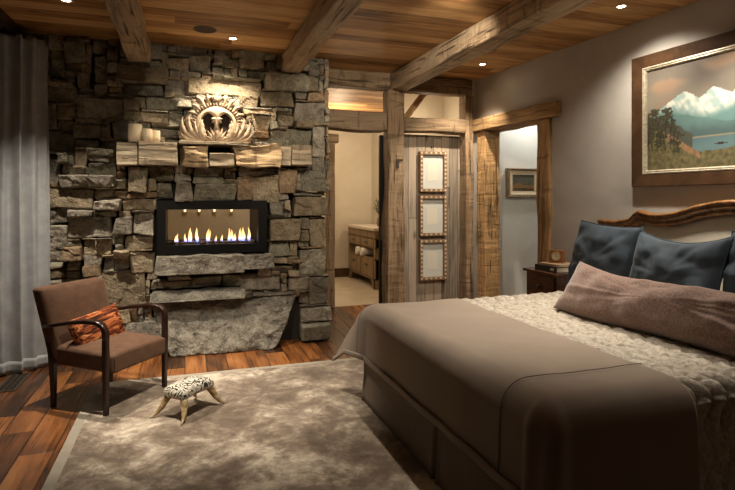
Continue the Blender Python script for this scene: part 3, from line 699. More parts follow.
# seat
v, f = rbox((.275, .285, .065), .022, .03, 3)
def seatd(p):
    x, y, z = p; dome = max(0, 1 - (x / .27) ** 4) * max(0, 1 - (y / .29) ** 4)
    return (x, y - .012, z + .365 + (dome * .035 if z > 0 else 0) - .012 * (y / .28) * (-1))
MB().add([seatd(p) for p in v], f).build('seat', M['chair_fab'], ch, True)
v, f = rbox((.285, .05, .27), .03, .035, 3)
def backd(p):
    x, y, z = p; h = z + .27; w_ = 1 + .07 * h / .54
    bul = max(0, 1 - (x / .28) ** 4) * max(0, 1 - (z / .26) ** 4) * .03
    return (x * w_, y + .235 + h * .27 - (bul if y < 0 else 0), .345 + h * .955)
MB().add([backd(p) for p in v], f).build('backrest', M['chair_fab'], ch, True)
for q in (-1, 1):
    # rear leg, splayed back, tapering
    ribbon([(q * .268, .245, .013 if q > 0 else .003), (q * .27, .245, .18), (q * .272, .25, .34), (q * .274, .275, .47)], [.032, .04, .045, .04], [.032, .04, .048, .04], (1, 0, 0)).build('leg', M['dark'], ch)
    ribbon([(q * .300, -.262, .014), (q * .302, -.262, .2), (q * .304, -.262, .40), (q * .304, -.262, .58)], [.034, .038, .042, .040], [.032, .038, .044, .040], (1, 0, 0)).build('leg', M['dark'], ch)
    arm = [(q * .292, .30, .585), (q * .298, .22, .60), (q * .304, .05, .632), (q * .307, -.10, .652), (q * .308, -.19, .650), (q * .308, -.235, .632), (q * .307, -.257, .605), (q * .306, -.262, .57), (q * .304, -.262, .53)]
    ribbon(arm, [.045, .05, .055, .055, .052, .048, .044, .042, .04], [.022, .024, .026, .028, .030, .034, .037, .04, .04], (1, 0, 0)).build('arm', M['dark'], ch, True)
m = MB(); m.box(-.27, .27, -.275, -.25, .285, .312, .004); m.box(-.27, .27, .235, .26, .285, .312, .004); m.build('seat_rail', M['dark'], ch)
for q in (-1, 1):
    for i in range(6): lathe([(.001, 0), (.005, .001), (.0035, .004), (.001, .005)], 8).xf(Matrix.Translation((q * .262, -.298, .32 + i * .018)) @ Matrix.Rotation(PI / 2, 4, 'X')).build('nailhead', M['iron'], ch)

def pillow(name, w, h, T, mat, n=26, pinch=.07, seed=0, corner=.9, wr_=.012, parent=None, sag=0):
    """soft cushion in the x-z plane, centre at the origin"""
    vs = []; 
    def pt(u, v, s):
        x, z = u * 2 - 1, v * 2 - 1
        e = (1 - abs(x) ** 2.6) * (1 - abs(z) ** 2.6); t = max(0, e) ** .42
        px = x * (1 - pinch * (1 - z * z)) if True else x; pz = z * (1 - pinch * (1 - x * x))
        y = s * T / 2 * t
        q = Vector((px * w * 2.2 + seed, pz * h * 2.2, s * 3))
        wn = noise.noise(q * 1.6) * wr_ * 1.6 + (abs(noise.noise(q * 2.3)) - .2) * wr_ * .9
        rad = noise.noise(Vector((math.atan2(z, x) * 3.5 + seed, seed, 1))) * wr_ * min(1, math.hypot(x, z))
        return Vector((px * w / 2, y + s * (wn + rad) * min(1, t * 1.4), pz * h / 2 - sag * (1 - x * x) * (z + 1) / 2))
    m = MB()
    for s in (-1, 1):
        g = grid(lambda u, v: pt(u, v, s), n, n); 
        if s > 0: g.f = [tuple(reversed(q)) for q in g.f]
        m.merge(g)
    return m, pt
def put(o, loc, rx=0, ry=0, rz=0): o.location = loc; o.rotation_euler = (rx, ry, rz); return o
m, _ = pillow('fur_cushion', .45, .27, .14, None, 30, .05, 3, wr_=.008)
o = m.build('fur_cushion', M['fur'], None, True); put(o, (-.625, 4.52, .525), math.radians(-20), math.radians(-7), math.radians(50)); tag(o, 'small orange-brown streaked fur lumbar cushion lying on the armchair', 'cushion')
FUR = o

# ---------------------------------------------------------------- horn-legged stool
st = thing('horn_footstool', 'small footstool with black-and-white swirl top and cow-horn legs', 'footstool', (.03, 4.0, .0145), math.radians(46))
v, f = rbox((.158, .098, .034), .028, .02, 4)
MB().add([(x, y, z + .168 + .016 * (1 - (x / .16) ** 2) * (1 - (y / .1) ** 2) * (1 if z > 0 else -.5) - .010 * abs(x / .158) ** 2) for x, y, z in v], f).build('cushion_top', M['swirl'], st, True)
for sx in (-1, 1):
    for sy in (-1, 1):
        P = [(sx * .108, sy * .055, .155), (sx * .130, sy * .075, .125), (sx * .145, sy * .090, .09), (sx * .160, sy * .104, .055), (sx * .180, sy * .118, .026), (sx * .205, sy * .132, .009), (sx * .228, sy * .142, .006)]
        tube(P, [.026, .025, .0225, .018, .0125, .007, .003], 12).build('horn_leg', M['horn'], st, True)

# ---------------------------------------------------------------- bed
BX0, BX1, BY0, BY1, BZ = 1.25, 3.56, 1.66, 3.84, .715
bd = thing('bed', 'large bed with a carved wooden headboard and pleated linen skirt', 'bed', (2.4, 2.84, 0))
def bl(m): return m.xf(Matrix.Translation((-2.4, -2.84, 0)))
bl(rough_box(BX0 + .05, 3.56, BY0 + .10, BY1 - .04, .30, .69, .05, .1, .004)).build('mattress', M['cream'], bd, True)
bl(MB().box(BX0 + .08, 3.50, BY0 + .08, BY1 - .08, .10, .30, .01)).build('box_base', M['skirt'], bd)
# skirt: flat panels with an inverted pleat in each
def skirt(p0, p1, pleats, name='bed_skirt'):
    p0, p1 = Vector((*p0, 0)), Vector((*p1, 0)); L = (p1 - p0).length; d = (p1 - p0) / L; nrm = Vector((d.y, -d.x, 0))
    def fn(u, v):
        s = u * L; z = lerp(.014, .47, v); off = .018 * (1 - v) ** 1.5 + .006 * noise.noise(Vector((s * 3, v * 1.5, p0.x)))
        for q in pleats:
            g = abs(s - q); off -= .05 * math.exp(-(g / .012) ** 2) * (1 - v * .3); off += .012 * math.exp(-((g - .03) / .018) ** 2) * (1 - v)
        P = p0 + d * s + nrm * off; P.z = z; return P
    o = bl(grid(fn, 260, 10)).build(name, M['skirt'], bd, True); solid(o, .004, -1)
skirt((BX0 + .02, BY1 - .02), (BX0 + .02, BY0 + .06), [.0, 1.24, 2.18]); skirt((3.5, BY1 - .02), (BX0 + .02, BY1 - .02), [.02, 1.1]); skirt((BX0 + .02, BY0 + .06), (3.5, BY0 + .06), [.0, 1.1])

def drape(xs, xe, dropx, dropfar, dropnear, z, R, seed, wave=.010, foot=True, inset=0, top=None, y0=BY0, y1=BY1, x0=BX0):
    """cloth sheet over the bed: sheet x from xe (head side) to xs (foot side); falls over foot and both sides"""
    L0 = (xe - x0) + (dropx if foot else 0); W = (y1 - y0) + dropfar + dropnear
    def fn(u, v):
        sx = xe - u * L0; sy = (y0 - dropnear) + v * W
        ex = max(0, (x0 + R) - sx) if foot else 0; ey = max(0, sy - (y1 - R), (y0 + R) - sy); sg = 1 if sy > (y0 + y1) / 2 else -1
        r = math.hypot(ex, ey); bx = max(sx, x0 + R) if foot else sx; by = clamp(sy, y0 + R, y1 - R)
        n = noise.noise(Vector((sx * 2.2, sy * 2.2, seed))) * .010 + noise.noise(Vector((sx * 6, sy * 6, seed))) * .003
        Z = z + n * min(1, 1 - min(1, r / .3)) 
        if top: Z += top(sx, sy) * max(0, 1 - r / .25)
        if r > 1e-6:
            ph = math.atan2(ey, ex); arc = R * PI / 2
            if r < arc: h, dz = R * math.sin(r / R), R * (1 - math.cos(r / R))
            else: h, dz = R, R + r - arc
            hang = max(0, r - arc)
            flare = (.62 if sg > 0 else .22) * min(ex, ey) + .03 * hang
            al = sy if ex > ey else sx
            fold = wave * math.sin(al * 13 + seed + 2 * math.sin(al * 3)) * min(1, hang / .25)
            corner = min(ex, ey)
            fold += .022 * math.sin(ph * 6 + 1) * min(1, corner / .2)
            h += flare + fold
            c_ = math.cos(ph) if foot else 0; s_ = math.sin(ph) if foot else 1
            bx -= h * c_; by += sg * h * s_; Z -= dz * (1 - .20 * min(1, corner / .25))
            Z = max(Z, .02)
            if top and hang > 0:
                by += sg * top(sx, sy) * s_ * .8
        return Vector((bx, by, Z))
    return fn
def quilt_top(x, y):
    # rows across the bed with offset scalloped cells, gathered stitching
    c = .088; row = x / c; k = math.floor(row); f = row - k
    wv = .30 * math.sin(y * 2 * PI / .25)
    a = abs(math.sin(PI * (row + wv)))
    cell = y / .125 + .5 * (k % 2); b = abs(math.sin(PI * cell))
    ruf = noise.noise(Vector((x * 30, y * 55, 2))) * .004 + noise.noise(Vector((x * 70, y * 90, 7))) * .002
    return .034 * (a ** .36) * (.45 + .55 * b ** .3) - .010 + ruf * 1.6
fn = drape(0, 3.50, .28, .32, .45, BZ - .005, .07, 3, .006, foot=False, top=quilt_top, x0=1.985, y0=BY0 + .045, y1=BY1 - .04)
q_ = grid(fn, 420, 360).build('quilt', M['quilt'], None, True); tag(q_, 'cream satin quilt with gathered stitching over the head half of the bed', 'quilt')
fn = drape(0, 2.0, .345, .33, .52, BZ + .020, .13, 8, .0035)
cv = thing('coverlet', 'smooth taupe coverlet folded over the foot of the bed', 'blanket', (0, 0, 0))
c1 = grid(fn, 130, 240).build('cloth', M['cover'], cv, True); solid(c1, .008, 1)
# stitched border line
def bline(u0, v0, u1, v1, name='border_seam'):
    pts = [fn(lerp(u0, u1, i / 90), lerp(v0, v1, i / 90)) + Vector((-.002, 0, .0085)) for i in range(91)]
    tube(pts, .0022, 6).build(name, M['skirt'], cv, True)
WW = (BY1 - BY0) + .85; LL = .75 + .345
bline(0, (WW - .33 - .05) / WW, .66, (WW - .33 - .05) / WW); bline(.66, (WW - .33 - .05) / WW, 1, (WW - .33 - .05) / WW); bline(0, (.52 + .29) / WW, 1, (.52 + .29) / WW)
hm = grid(lambda u, v: fn(lerp(.965, 1, v), u) + Vector((-.007, 0, -.004)), 260, 3).build('hem', M['cover'], cv, True); solid(hm, .010, 1)

# headboard, turned like the wall behind it
hs = (6.17 - 2.765) / .9975
hbx, hby, _ = wl(hs, -.0)
hb = bpy.data.objects.new('headboard', None); C.objects.link(hb); hb.parent = bd
HM = Matrix.Translation((hbx - 2.4, hby - 2.84, 0)) @ Matrix.Rotation(WROT, 4, 'Z')
C.objects.unlink(hb); bpy.data.objects.remove(hb)
def htop(x):                                        # crest outline against distance from the centre
    a = abs(x); K = [(0, 1.502), (.1, 1.494), (.26, 1.464), (.35, 1.432), (.45, 1.406), (.55, 1.392), (.64, 1.390), (.72, 1.402), (.77, 1.415), (.80, 1.402), (.87, 1.345), (1.0, 1.322), (1.2, 1.325)]
    for (p, q), (r, s) in zip(K, K[1:]):
        if a <= r: t = (a - p) / (r - p); t = t * t * (3 - 2 * t) * .35 + t * .65; return lerp(q, s, t)
    return K[-1][1]
prof = [(0, -.005), (-.02, 0), (-.075, .002), (-.092, -.008), (-.095, -.02), (-.08, -.028), (-.078, -.036), (-.088, -.044), (-.088, -.052), (-.066, -.060), (-.060, -.074), (-.072, -.082), (-.072, -.092), (-.058, -.100), (-.03, -.104), (0, -.104)]
def hfn(u, v):
    x = lerp(-1.2, 1.2, u); q = v * (len(prof) - 1); k = min(int(q), len(prof) - 2); f_ = q - k
    y = lerp(prof[k][0], prof[k + 1][0], f_); z = lerp(prof[k][1], prof[k + 1][1], f_); return (x, y - .03, htop(x) + z)
m = grid(hfn, 240, 15); m.xf(HM).build('headboard_rail', M['walnut'], bd, True)
m = MB()
for q in (-1, 1): MB().box(q * 1.155 - .045, q * 1.155 + .045, -.10, -.03, 0.001, 1.325, .008).xf(HM).build('headboard_post', M['walnut'], bd)
def pfn(u, v):
    x = lerp(-1.12, 1.12, u); zt = htop(x) - .09; z = lerp(.5, zt, v); b = (1 - abs(2 * u - 1) ** 8) * (1 - abs(2 * v - 1) ** 6)
    return (x, -.045 - .035 * b, z)
m = grid(pfn, 80, 24); m.xf(HM); o = m.build('headboard_panel', M['cream'], bd, True); solid(o, .02, -1)

# ---------------------------------------------------------------- pillows
def throw(w, h, T, mat, loc, lean, yaw, roll, label, seed, pipe=True, name='pillow', cat='pillow', group=None, **k):
    t = thing(name, label, cat, loc, 0, group)
    R = Matrix.Rotation(yaw, 4, 'Z') @ Matrix.Rotation(lean, 4, 'X') @ Matrix.Rotation(roll, 4, 'Y')
    m, pt = pillow('x', w, h, T, mat, 40, k.get('pinch', .07), seed, wr_=k.get('wr', .014), sag=k.get('sag', 0))
    subs_ = m.xf(R).build('cushion' if pipe else 'case', mat, t, True)
    if pipe:
        path = []; N = 28
        for a, b in (((0, 0), (1, 0)), ((1, 0), (1, 1)), ((1, 1), (0, 1)), ((0, 1), (0, 0))):
            path += [pt(lerp(a[0], b[0], i / N), lerp(a[1], b[1], i / N), 0) for i in range(N)]
        path.append(path[0]); tube([R @ p for p in path], .0055, 8, False).build('piping', M['piping'], t, True)
    return t
YW = math.radians(-90)
throw(.62, .60, .20, M['navy'], (3.13, 3.44, 1.02), math.radians(-14), YW + math.radians(3), math.radians(3), 'slate-blue velvet euro pillow nearest the nightstand', 1, wr=.018)
throw(.74, .57, .21, M['navy'], (3.08, 2.735, 1.005), math.radians(-16), YW + math.radians(-3), 0, 'slate-blue velvet euro pillow in the middle, with drooping top edge', 2, wr=.018, sag=.05)
throw(.66, .60, .20, M['navy'], (3.13, 2.10, 1.015), math.radians(-14), YW - math.radians(2), 0, 'slate-blue velvet euro pillow cut off by the right edge', 5, wr=.018)
# long boucle bolster
m, pt = pillow('bolster', 1.78, .40, .27, None, 60, .06, 4, wr_=.014, sag=.075)
m.v = [(x, y, z + .012 * math.sin(x * 5 + 1)) for x, y, z in m.v]
m.xf(Matrix.Rotation(YW + math.radians(1), 4, 'Z') @ Matrix.Rotation(math.radians(-36), 4, 'X'))
o = m.build('bolster', M['boucle'], None, True); o.location = (2.61, 2.31, .895); tag(o, 'very long mauve-brown boucle bolster in front of the blue pillows', 'bolster')
# ---------------------------------------------------------------- nightstand, books, clock
ns = thing('nightstand', 'dark mahogany nightstand with one drawer between bed and doorway', 'nightstand', (3.355, 4.17, 0), 0)
def NB(*a, **k): return MB().box(*a, **k)
rough_box(-.285, .235, -.25, .24, .825, .85, .006, .2, 0).build('top', M['mahog'], ns)
m = NB(-.255, .22, -.225, .215, .42, .825); m.build('body', M['mahog'], ns)
d = NB(-.272, -.256, -.20, .19, .62, .80, .004).build('drawer', M['mahog'], ns)
m = lathe([(.001, 0), (.012, 0), (.008, .01), (.016, .018), (.012, .026), (.001, .028)], 16); m.xf(Matrix.Translation((-.272, -.005, .71)) @ Matrix.Rotation(-PI / 2, 4, 'Y')).build('knob', M['iron'], d, True)
m = NB(-.262, -.256, -.225, .215, .55, .575, .002); m.build('moulding', M['mahog'], ns)
for x in (-.235, .2):
    for y in (-.205, .195): ribbon([(x, y, 0), (x, y, .2), (x, y, .43)], [.028, .034, .042], [.028, .034, .042], (1, 0, 0)).build('leg', M['mahog'], ns)
def book(x0, x1, y0, y1, z0, z1, mat, label, rz=0):
    cx, cy = (x0 + x1) / 2, (y0 + y1) / 2; a, b, h = (x1 - x0) / 2, (y1 - y0) / 2, z1 - z0
    t = thing('book', label, 'book', (cx, cy, z0), rz, 'books on the nightstand')
    m = MB(); m.box(-a, a, -b, b, 0, .003); m.box(-a, a, -b, b, h - .003, h); m.box(-a, -a + .004, -b, b, .003, h - .003); m.build('cover', mat, t)
    NB(-a + .004, a - .006, -b + .004, b - .004, .003, h - .003).build('pages', M['paper'], t); return t
b1 = book(3.13, 3.40, 3.985, 4.30, .851, .898, M['book_b'], 'thick black book lying under the tan one on the nightstand')
MB().box(-.1357, -.135, -.12, -.07, .012, .034).build('spine_label', M['paper'], b1)
book(3.15, 3.38, 4.00, 4.26, .899, .918, M['book_t'], 'slim tan book on top of the black one, under the clock', .03)
ck = thing('mantel_clock', 'small square brown wooden clock standing on the books', 'clock', (3.265, 4.15, .9185), math.radians(-58))
MB().box(-.062, .062, -.03, .035, 0, .118, .006).build('case', M['clockwood'], ck)
MB().box(-.068, .068, -.036, .040, 0, .012, .004).build('plinth', M['clockwood'], ck)
m = lathe([(.001, 0), (.037, 0), (.037, .003), (.001, .003)], 28); m.xf(Matrix.Translation((0, -.0305, .064)) @ Matrix.Rotation(PI / 2, 4, 'X')); dl = m.build('dial', M['dial'], ck)
m = lathe([(.036, 0), (.044, 0), (.044, .004), (.040, .007), (.036, .004)], 28); m.f = m.f[:-2]; m.mi = m.mi[:-2]
m.xf(Matrix.Translation((0, -.0305, .064)) @ Matrix.Rotation(PI / 2, 4, 'X')).build('bezel', M['brass'], dl, True)
m = MB(); m.box(-.0015, .0015, -.036, -.0345, .064, .090); m.box(-.002, .018, -.036, -.0345, .062, .0655)
for k in range(12):
    a = k * PI / 6; m.box(.030 * math.cos(a) - .002, .030 * math.cos(a) + .002, -.0352, -.0338, .064 + .030 * math.sin(a) - .002, .064 + .030 * math.sin(a) + .002)
m.build('hands_and_marks', M['black'], dl)

# ---------------------------------------------------------------- picture frames
def ring(x0, x1, z0, z1, prof):
    """picture moulding: prof = [(inset, y)] from the outer back to the inner edge"""
    m = MB(); vs = []
    for ins, y in prof:
        for x, z in ((x0 + ins, z0 + ins), (x1 - ins, z0 + ins), (x1 - ins, z1 - ins), (x0 + ins, z1 - ins)): vs.append((x, y, z))
    fs = [(i * 4 + k, i * 4 + (k + 1) % 4, (i + 1) * 4 + (k + 1) % 4, (i + 1) * 4 + k) for i in range(len(prof) - 1) for k in range(4)]
    return m.add(vs, [tuple(reversed(f)) for f in fs])
def inlay(z0, label):
    W, H, fw = .372, .51, .042
    t = thing('picture_frame', label, 'picture', (2.965, 6.196, z0), 0, 'bone-inlaid frames on the barn boards')
    ring(-W / 2, W / 2, 0, H, [(0, 0), (0, -.054), (.004, -.060), (fw - .004, -.060), (fw, -.054), (fw, -.02)]).build('moulding', M['framewood'], t)
    pts = []
    n1, n2 = 6, 10
    for i in range(n1): x = -W / 2 + fw * .5 + (W - fw) * i / (n1 - 1); pts += [(x, fw * .5), (x, H - fw * .5)]
    for i in range(1, n2 - 1): z = fw * .5 + (H - fw) * i / (n2 - 1); pts += [(-W / 2 + fw * .5, z), (W / 2 - fw * .5, z)]
    for x, z in pts:
        g = lathe([(.001, 0), (.0125, 0), (.0125, .002), (.0095, .004), (.001, .004)], 12); g.xf(Matrix.Translation((x, -.0595, z)) @ Matrix.Rotation(PI / 2, 4, 'X')); dsc = g.build('bone_disc', M['bone'], t)
        g = lathe([(.001, 0), (.0045, 0), (.0045, .001), (.001, .001)], 8); g.xf(Matrix.Translation((x, -.0636, z)) @ Matrix.Rotation(PI / 2, 4, 'X')); g.build('disc_centre', M['framewood'], dsc)
    MB().box(-W / 2 + fw - .002, W / 2 - fw + .002, -.022, -.018, fw - .002, H - fw + .002).build('mount', M['mat'], t)
    ring(-.075, .075, .14, .365, [(0, -.0225), (.0, -.024), (.006, -.024), (.008, -.0225)]).build('mount_bevel', M['print'], t)
    MB().box(-.067, .067, -.0235, -.022, .148, .357).build('print', M['print'], t)
inlay(1.600, 'bone-inlaid frame with pale mount on barn boards, top of three')
inlay(1.045, 'bone-inlaid frame with pale mount on barn boards, middle of three')
inlay(.490, 'bone-inlaid frame with pale mount on barn boards, lowest of three')
m = lathe([(.001, 0), (.014, 0), (.010, .012), (.001, .014)], 12); m.xf(Matrix.Translation((2.965, 6.199, 2.17)) @ Matrix.Rotation(PI / 2, 4, 'X')); tag(m.build('wall_hook', M['iron'], None, True), 'small dark iron hook on the barn boards over the top frame', 'hook')
MB().box(2.42, 2.50, 5.985, 6.0, 1.955, 1.985, .004)
m = MB(); m.box(-.035, .045, -.012, 0, 0, .022, .003); m.box(-.04, -.01, -.02, 0, -.09, .022, .003); o = m.build('post_bracket', M['iron'], None); o.location = (2.44, 5.992, 1.97); tag(o, 'small black iron bracket on the face of the tall post', 'bracket')

def painted(w, h, nx, nz_, fn, y):
    m = MB(); g = grid(lambda u, v: (u * w, y, v * h), nx, nz_); m.v = g.v; m.f = g.f; m.mi = g.mi
    m.c = [fn(x, z) for x, _, z in g.v]; return m
def mixc(a, b, t): t = clamp(t, 0, 1); return tuple(lerp(p, q, t) for p, q in zip(a, b))
# mountain landscape, x from its left inner edge, z from its lower inner edge
def peakline(x):
    P = [(0, .40), (.08, .47), (.20, .54), (.33, .605), (.40, .57), (.45, .53), (.50, .555), (.56, .60), (.62, .575), (.70, .53), (.80, .60), (.88, .63), (.95, .59), (1.05, .50), (1.2, .45), (1.5, .40)]
    for (a, b), (c, d) in zip(P, P[1:]):
        if x <= c: return lerp(b, d, (x - a) / (c - a)) + .006 * noise.noise(Vector((x * 60, 0, 0)))
    return .4
def landscape(x, z):
    N = lambda s, o=0, sx=1: noise.noise(Vector((x * s * sx, z * s, o)))
    sky = mixc((.27, .235, .18), (.13, .11, .095), (z - .5) / .35 + N(6, 1, .5) * .5)
    sky = mixc(sky, (.32, .22, .15), sstep(.15, .6, N(7, 4, .5) + .35 * math.exp(-((z - .68) / .08) ** 2) - .25 * (x < .2)))
    c = sky; pl = peakline(x)
    if z < pl:
        snow = mixc((.80, .80, .70), (.38, .50, .48), .5 + N(22, 2) * 1.1 + N(9, 8) * .8 + (.35 if noise.noise(Vector((x * 14 + z * 9, 0, 3))) > 0 else -.2))
        c = mixc(snow, (.15, .28, .27), sstep(.50, .40, z - .04 * math.sin(x * 9)))
    h1 = .40 + .05 * math.sin(x * 5.5 + .5) + .02 * N(14, 5)
    if z < h1 - .02: c = mixc((.13, .23, .22), (.085, .14, .14), sstep(.38, .25, z) + N(16, 6) * .3)
    h2 = lerp(.40, .20, sstep(.12, .55, x)) + .03 * N(12, 9) + (.16 * sstep(.6, 1.1, x))
    if z < h2: c = mixc((.10, .085, .065), (.075, .10, .085), .5 + N(20, 7) * .9)
    if .40 < x and z < .235 and z > .10 + .0 * x: c = mixc((.16, .26, .27), (.10, .18, .20), .5 + N(10, 3, .2) * .6 + (z - .17) * 4)
    if .40 < x and .228 < z < .24: c = (.30, .27, .18)
    gr = .33 - .62 * max(0, x - .12) if x < .45 else .125 + .10 * sstep(.55, 1.2, x); gr += .015 * N(25, 8)
    if z < gr:
        c = mixc((.10, .095, .045), (.24, .20, .10), .5 + N(30, 11) * .8 + N(80, 12) * .5)
        if .1 < x < .46 and z > gr - .05: c = mixc(c, (.46, .24, .13), .55 + N(30, 3) * .5)
    # leaning trees on the left
    for tx, tt, r in ((.05, .47, .05), (.10, .40, .04), (.17, .47, .045), (.22, .43, .035), (.13, .33, .045), (.25, .33, .035), (.02, .36, .05), (.28, .26, .03)):
        for k in range(3):
            dz = z - (tt - k * .055); dx = x - tx - .02 * math.sin(k * 2 + tx * 50)
            if (dx / r) ** 2 + (dz / (r * .75)) ** 2 < 1 + N(60, tx * 9) * 1.6: c = mixc((.035, .032, .022), (.10, .095, .05), .4 + N(70, 5) * .9)
        if abs(x - tx - .01 * math.sin(z * 20)) < .004 and .15 < z < tt: c = (.03, .025, .018)
    c = tuple(q * .80 for q in c)
    if abs(x - .62) < .05 and abs(z - .172) < .009 * (1 - abs(x - .62) / .06): c = (.035, .025, .02)
    return c
PS = (6.17 - 3.655) / .9975; PWD = 1.66
pt_ = thing('mountain_painting', 'large mountain-and-lake landscape painting in a wide dark brown frame', 'painting', wl(PS, -.002, 1.612), WROT)
ring(0, PWD, 0, 1.10, [(0, 0), (0, -.045), (.006, -.052), (.10, -.040), (.104, -.030)]).build('frame', M['frame'], pt_)
ring(.10, PWD - .10, .10, 1.0, [(0, -.032), (.004, -.042), (.012, -.044), (.018, -.034), (.026, -.036), (.034, -.026), (.036, -.018)]).build('slip', M['silver'], pt_)
lw, lh = PWD - .27, .83
o = painted(lw, lh, 220, 140, landscape, 0).build('canvas', M['paint'], pt_); o.location = (.135, -.018, .135)
MB().box(.02, PWD - .02, -.016, 0, .02, 1.08).build('backing', M['hole'], pt_)

def small_scene(x, z):
    N = lambda s, o=0: noise.noise(Vector((x * s, z * s, o)))
    c = mixc((.13, .15, .12), (.22, .22, .16), z / .2 + N(20) * .5)
    if z < .085 + N(30, 3) * .02: c = mixc((.36, .17, .06), (.50, .30, .13), .5 + N(60, 5) * .9)
    if z < .045 + .02 * N(25, 7): c = mixc((.07, .055, .03), (.20, .13, .06), .5 + N(50, 1))
    if abs(x - .11) < .05 and .08 < z < .115 + N(50, 9) * .02: c = (.42, .24, .11)
    return tuple(q * .55 for q in c)
hp = thing('small_painting', 'small landscape in a thick cream-and-gilt frame seen through the doorway', 'painting', (4.165, 6.378, 1.535), 0)
ring(0, .53, 0, .40, [(0, 0), (0, -.07), (.008, -.078), (.022, -.07), (.034, -.055)]).build('frame', M['gilt'], hp)
ring(.032, .498, .032, .368, [(0, -.056), (.006, -.066), (.040, -.046), (.05, -.05), (.056, -.036), (.056, -.03)]).build('liner', M['bone'], hp)
o = painted(.36, .23, 70, 45, small_scene, 0).build('canvas', M['paint'], hp); o.location = (.085, -.031, .085)
for i in range(20):
    for z in (.004, .382): MB().box(.010 + i * .026, .022 + i * .026, -.079, -.068, z, z + .014, .003).build('frame_bead', M['gilt'], hp)

# ---------------------------------------------------------------- bathroom
va = thing('bathroom_vanity', 'brown wooden bathroom vanity with pale stone top and towel shelf', 'vanity', (3.0, 9.2, 0))
V0, V1 = -.75, .78
m = MB(); m.box(0, .48, V0, V1, .84, .98); m.box(.02, .48, V0, V1, .69, .84); m.box(0.0, .48, V0, V0 + .06, .0, .84); m.box(0, .48, V1 - .06, V1, .0, .84); m.box(.02, .48, V0, V1, .16, .50); m.box(.44, .48, V0, V1, .5, .69); m.box(0, .03, V0, V1, .485, .51); m.box(0, .03, V0, V1, .68, .70)
m.box(0, .03, V0, V1, .83, .85); m.box(0, .03, V0, V1, .15, .18)
m.build('body', M['vanity'], va)
rough_box(-.03, .49, V0 - .03, V1, .98, 1.03, .008, .2, 0).build('countertop', M['marble'], va)
for a, b in ((V0 + .07, -.02), (.03, V1 - .07)):
    NB(-.008, .02, a, b, .86, .965, .006).build('false_panel', M['vanity'], va)
    dr = NB(-.012, .02, a, b, .705, .825, .006).build('drawer', M['vanity'], va)
    NB(-.035, -.02, (a + b) / 2 - .05, (a + b) / 2 + .05, .755, .78, .004).build('pull', M['iron'], dr)
    dr = NB(-.012, .02, a, b, .19, .475, .006).build('door', M['vanity'], va)
    NB(-.035, -.02, (a + b) / 2 - .04, (a + b) / 2 + .04, .37, .40, .004).build('pull', M['iron'], dr)
for x in (0.0, .44):
    for s_ in (-1, 1):
        yy = (V0 + .01) if s_ < 0 else (V1 - .01)
        MB().add([(x, yy, 0), (x, yy - s_ * .07, 0), (x, yy - s_ * .2, .16), (x, yy, .16), (x + .03, yy, 0), (x + .03, yy - s_ * .07, 0), (x + .03, yy - s_ * .2, .16), (x + .03, yy, .16)], [(0, 1, 2, 3), (7, 6, 5, 4), (0, 4, 5, 1), (1, 5, 6, 2), (2, 6, 7, 3), (3, 7, 4, 0)]).build('foot', M['vanity'], va)
def towel(y, label):
    t = thing('rolled_towel', label, 'towel', (3.15, y, .512), 0, 'rolled towels on the vanity shelf')
    vs = []; pts = []
    for i in range(60):
        a = i * .42; r = .012 + i * .00105; pts.append((math.cos(a) * r, math.sin(a) * r + .076))
    m = grid(lambda u, v: (lerp(-.19, .19, v), pts[min(int(u * 59), 59)][0], pts[min(int(u * 59), 59)][1]), 59, 6); solid(m.build('roll', M['towel'], t, True), .006, 0)
    m = lathe([(.001, 0), (.068, 0), (.070, .01), (.070, .36), (.066, .37), (.001, .37)], 24); m.xf(Matrix.Translation((-.185, 0, .074)) @ Matrix.Rotation(PI / 2, 4, 'Y')).build('core', M['towel'], t, True)
towel(9.08, 'rolled white towel on the vanity shelf, nearer the door'); towel(9.35, 'rolled white towel on the vanity shelf, farther of the two')
pl = thing('twig_plant', 'wispy potted plant standing on the bathroom vanity', 'plant', (3.28, 8.95, 1.031))
lathe([(.05, 0), (.07, .06), (.06, .13), (.045, .16), (.04, .15), (.001, .14)], 20).build('pot', M['pot'], pl, True)
m = MB(); rr = random.Random(8)
for i in range(46):
    a = rr.uniform(0, 6.28); l = rr.uniform(.16, .36); sp = rr.uniform(.04, .14)
    P = [Vector((0, 0, .13)), Vector((math.cos(a) * sp * .4, math.sin(a) * sp * .4, .13 + l * .55)), Vector((math.cos(a) * sp, math.sin(a) * sp, .13 + l))]
    m.merge(tube(P, .002, 4))
    for k in range(5):
        q = P[1].lerp(P[2], k / 4); d = Vector((rr.uniform(-1, 1), rr.uniform(-1, 1), rr.uniform(-.2, 1))).normalized() * .04; s_ = d.orthogonal().normalized() * .008
        m.add([q, q + d * .5 + s_, q + d, q + d * .5 - s_], [(0, 1, 2, 3)])
m.build('foliage', M['leaf'], pl)
def sconce(x, y, z, label, rz=0):
    t = thing('wall_sconce', label, 'light', (x, y, z), rz, 'bathroom wall lights')
    NB(-.03, .03, -.02, 0, -.05, .05, .004).build('back_plate', M['brass'], t)
    tube([(0, -.02, 0), (0, -.07, 0), (0, -.08, .03)], .006, 8).build('arm', M['brass'], t)
    lathe([(.012, .02), (.02, .04), (.022, .10), (.001, .10)], 16).xf(Matrix.Translation((0, -.08, 0))).build('shade', M['lamp_w'], t, True); return t
for i, (x, w_) in enumerate(((.0, 'first'), (.24, 'second'), (.50, 'third'), (.80, 'fourth'))):
    sconce(x, 10.098, 1.27 + .0 * i, 'tiny lit wall light glimpsed through the fire, %s from the left' % w_)
sconce(3.515, 8.75, 1.55, 'lit wall light beside the vanity, on the bathroom wall', -PI / 2)

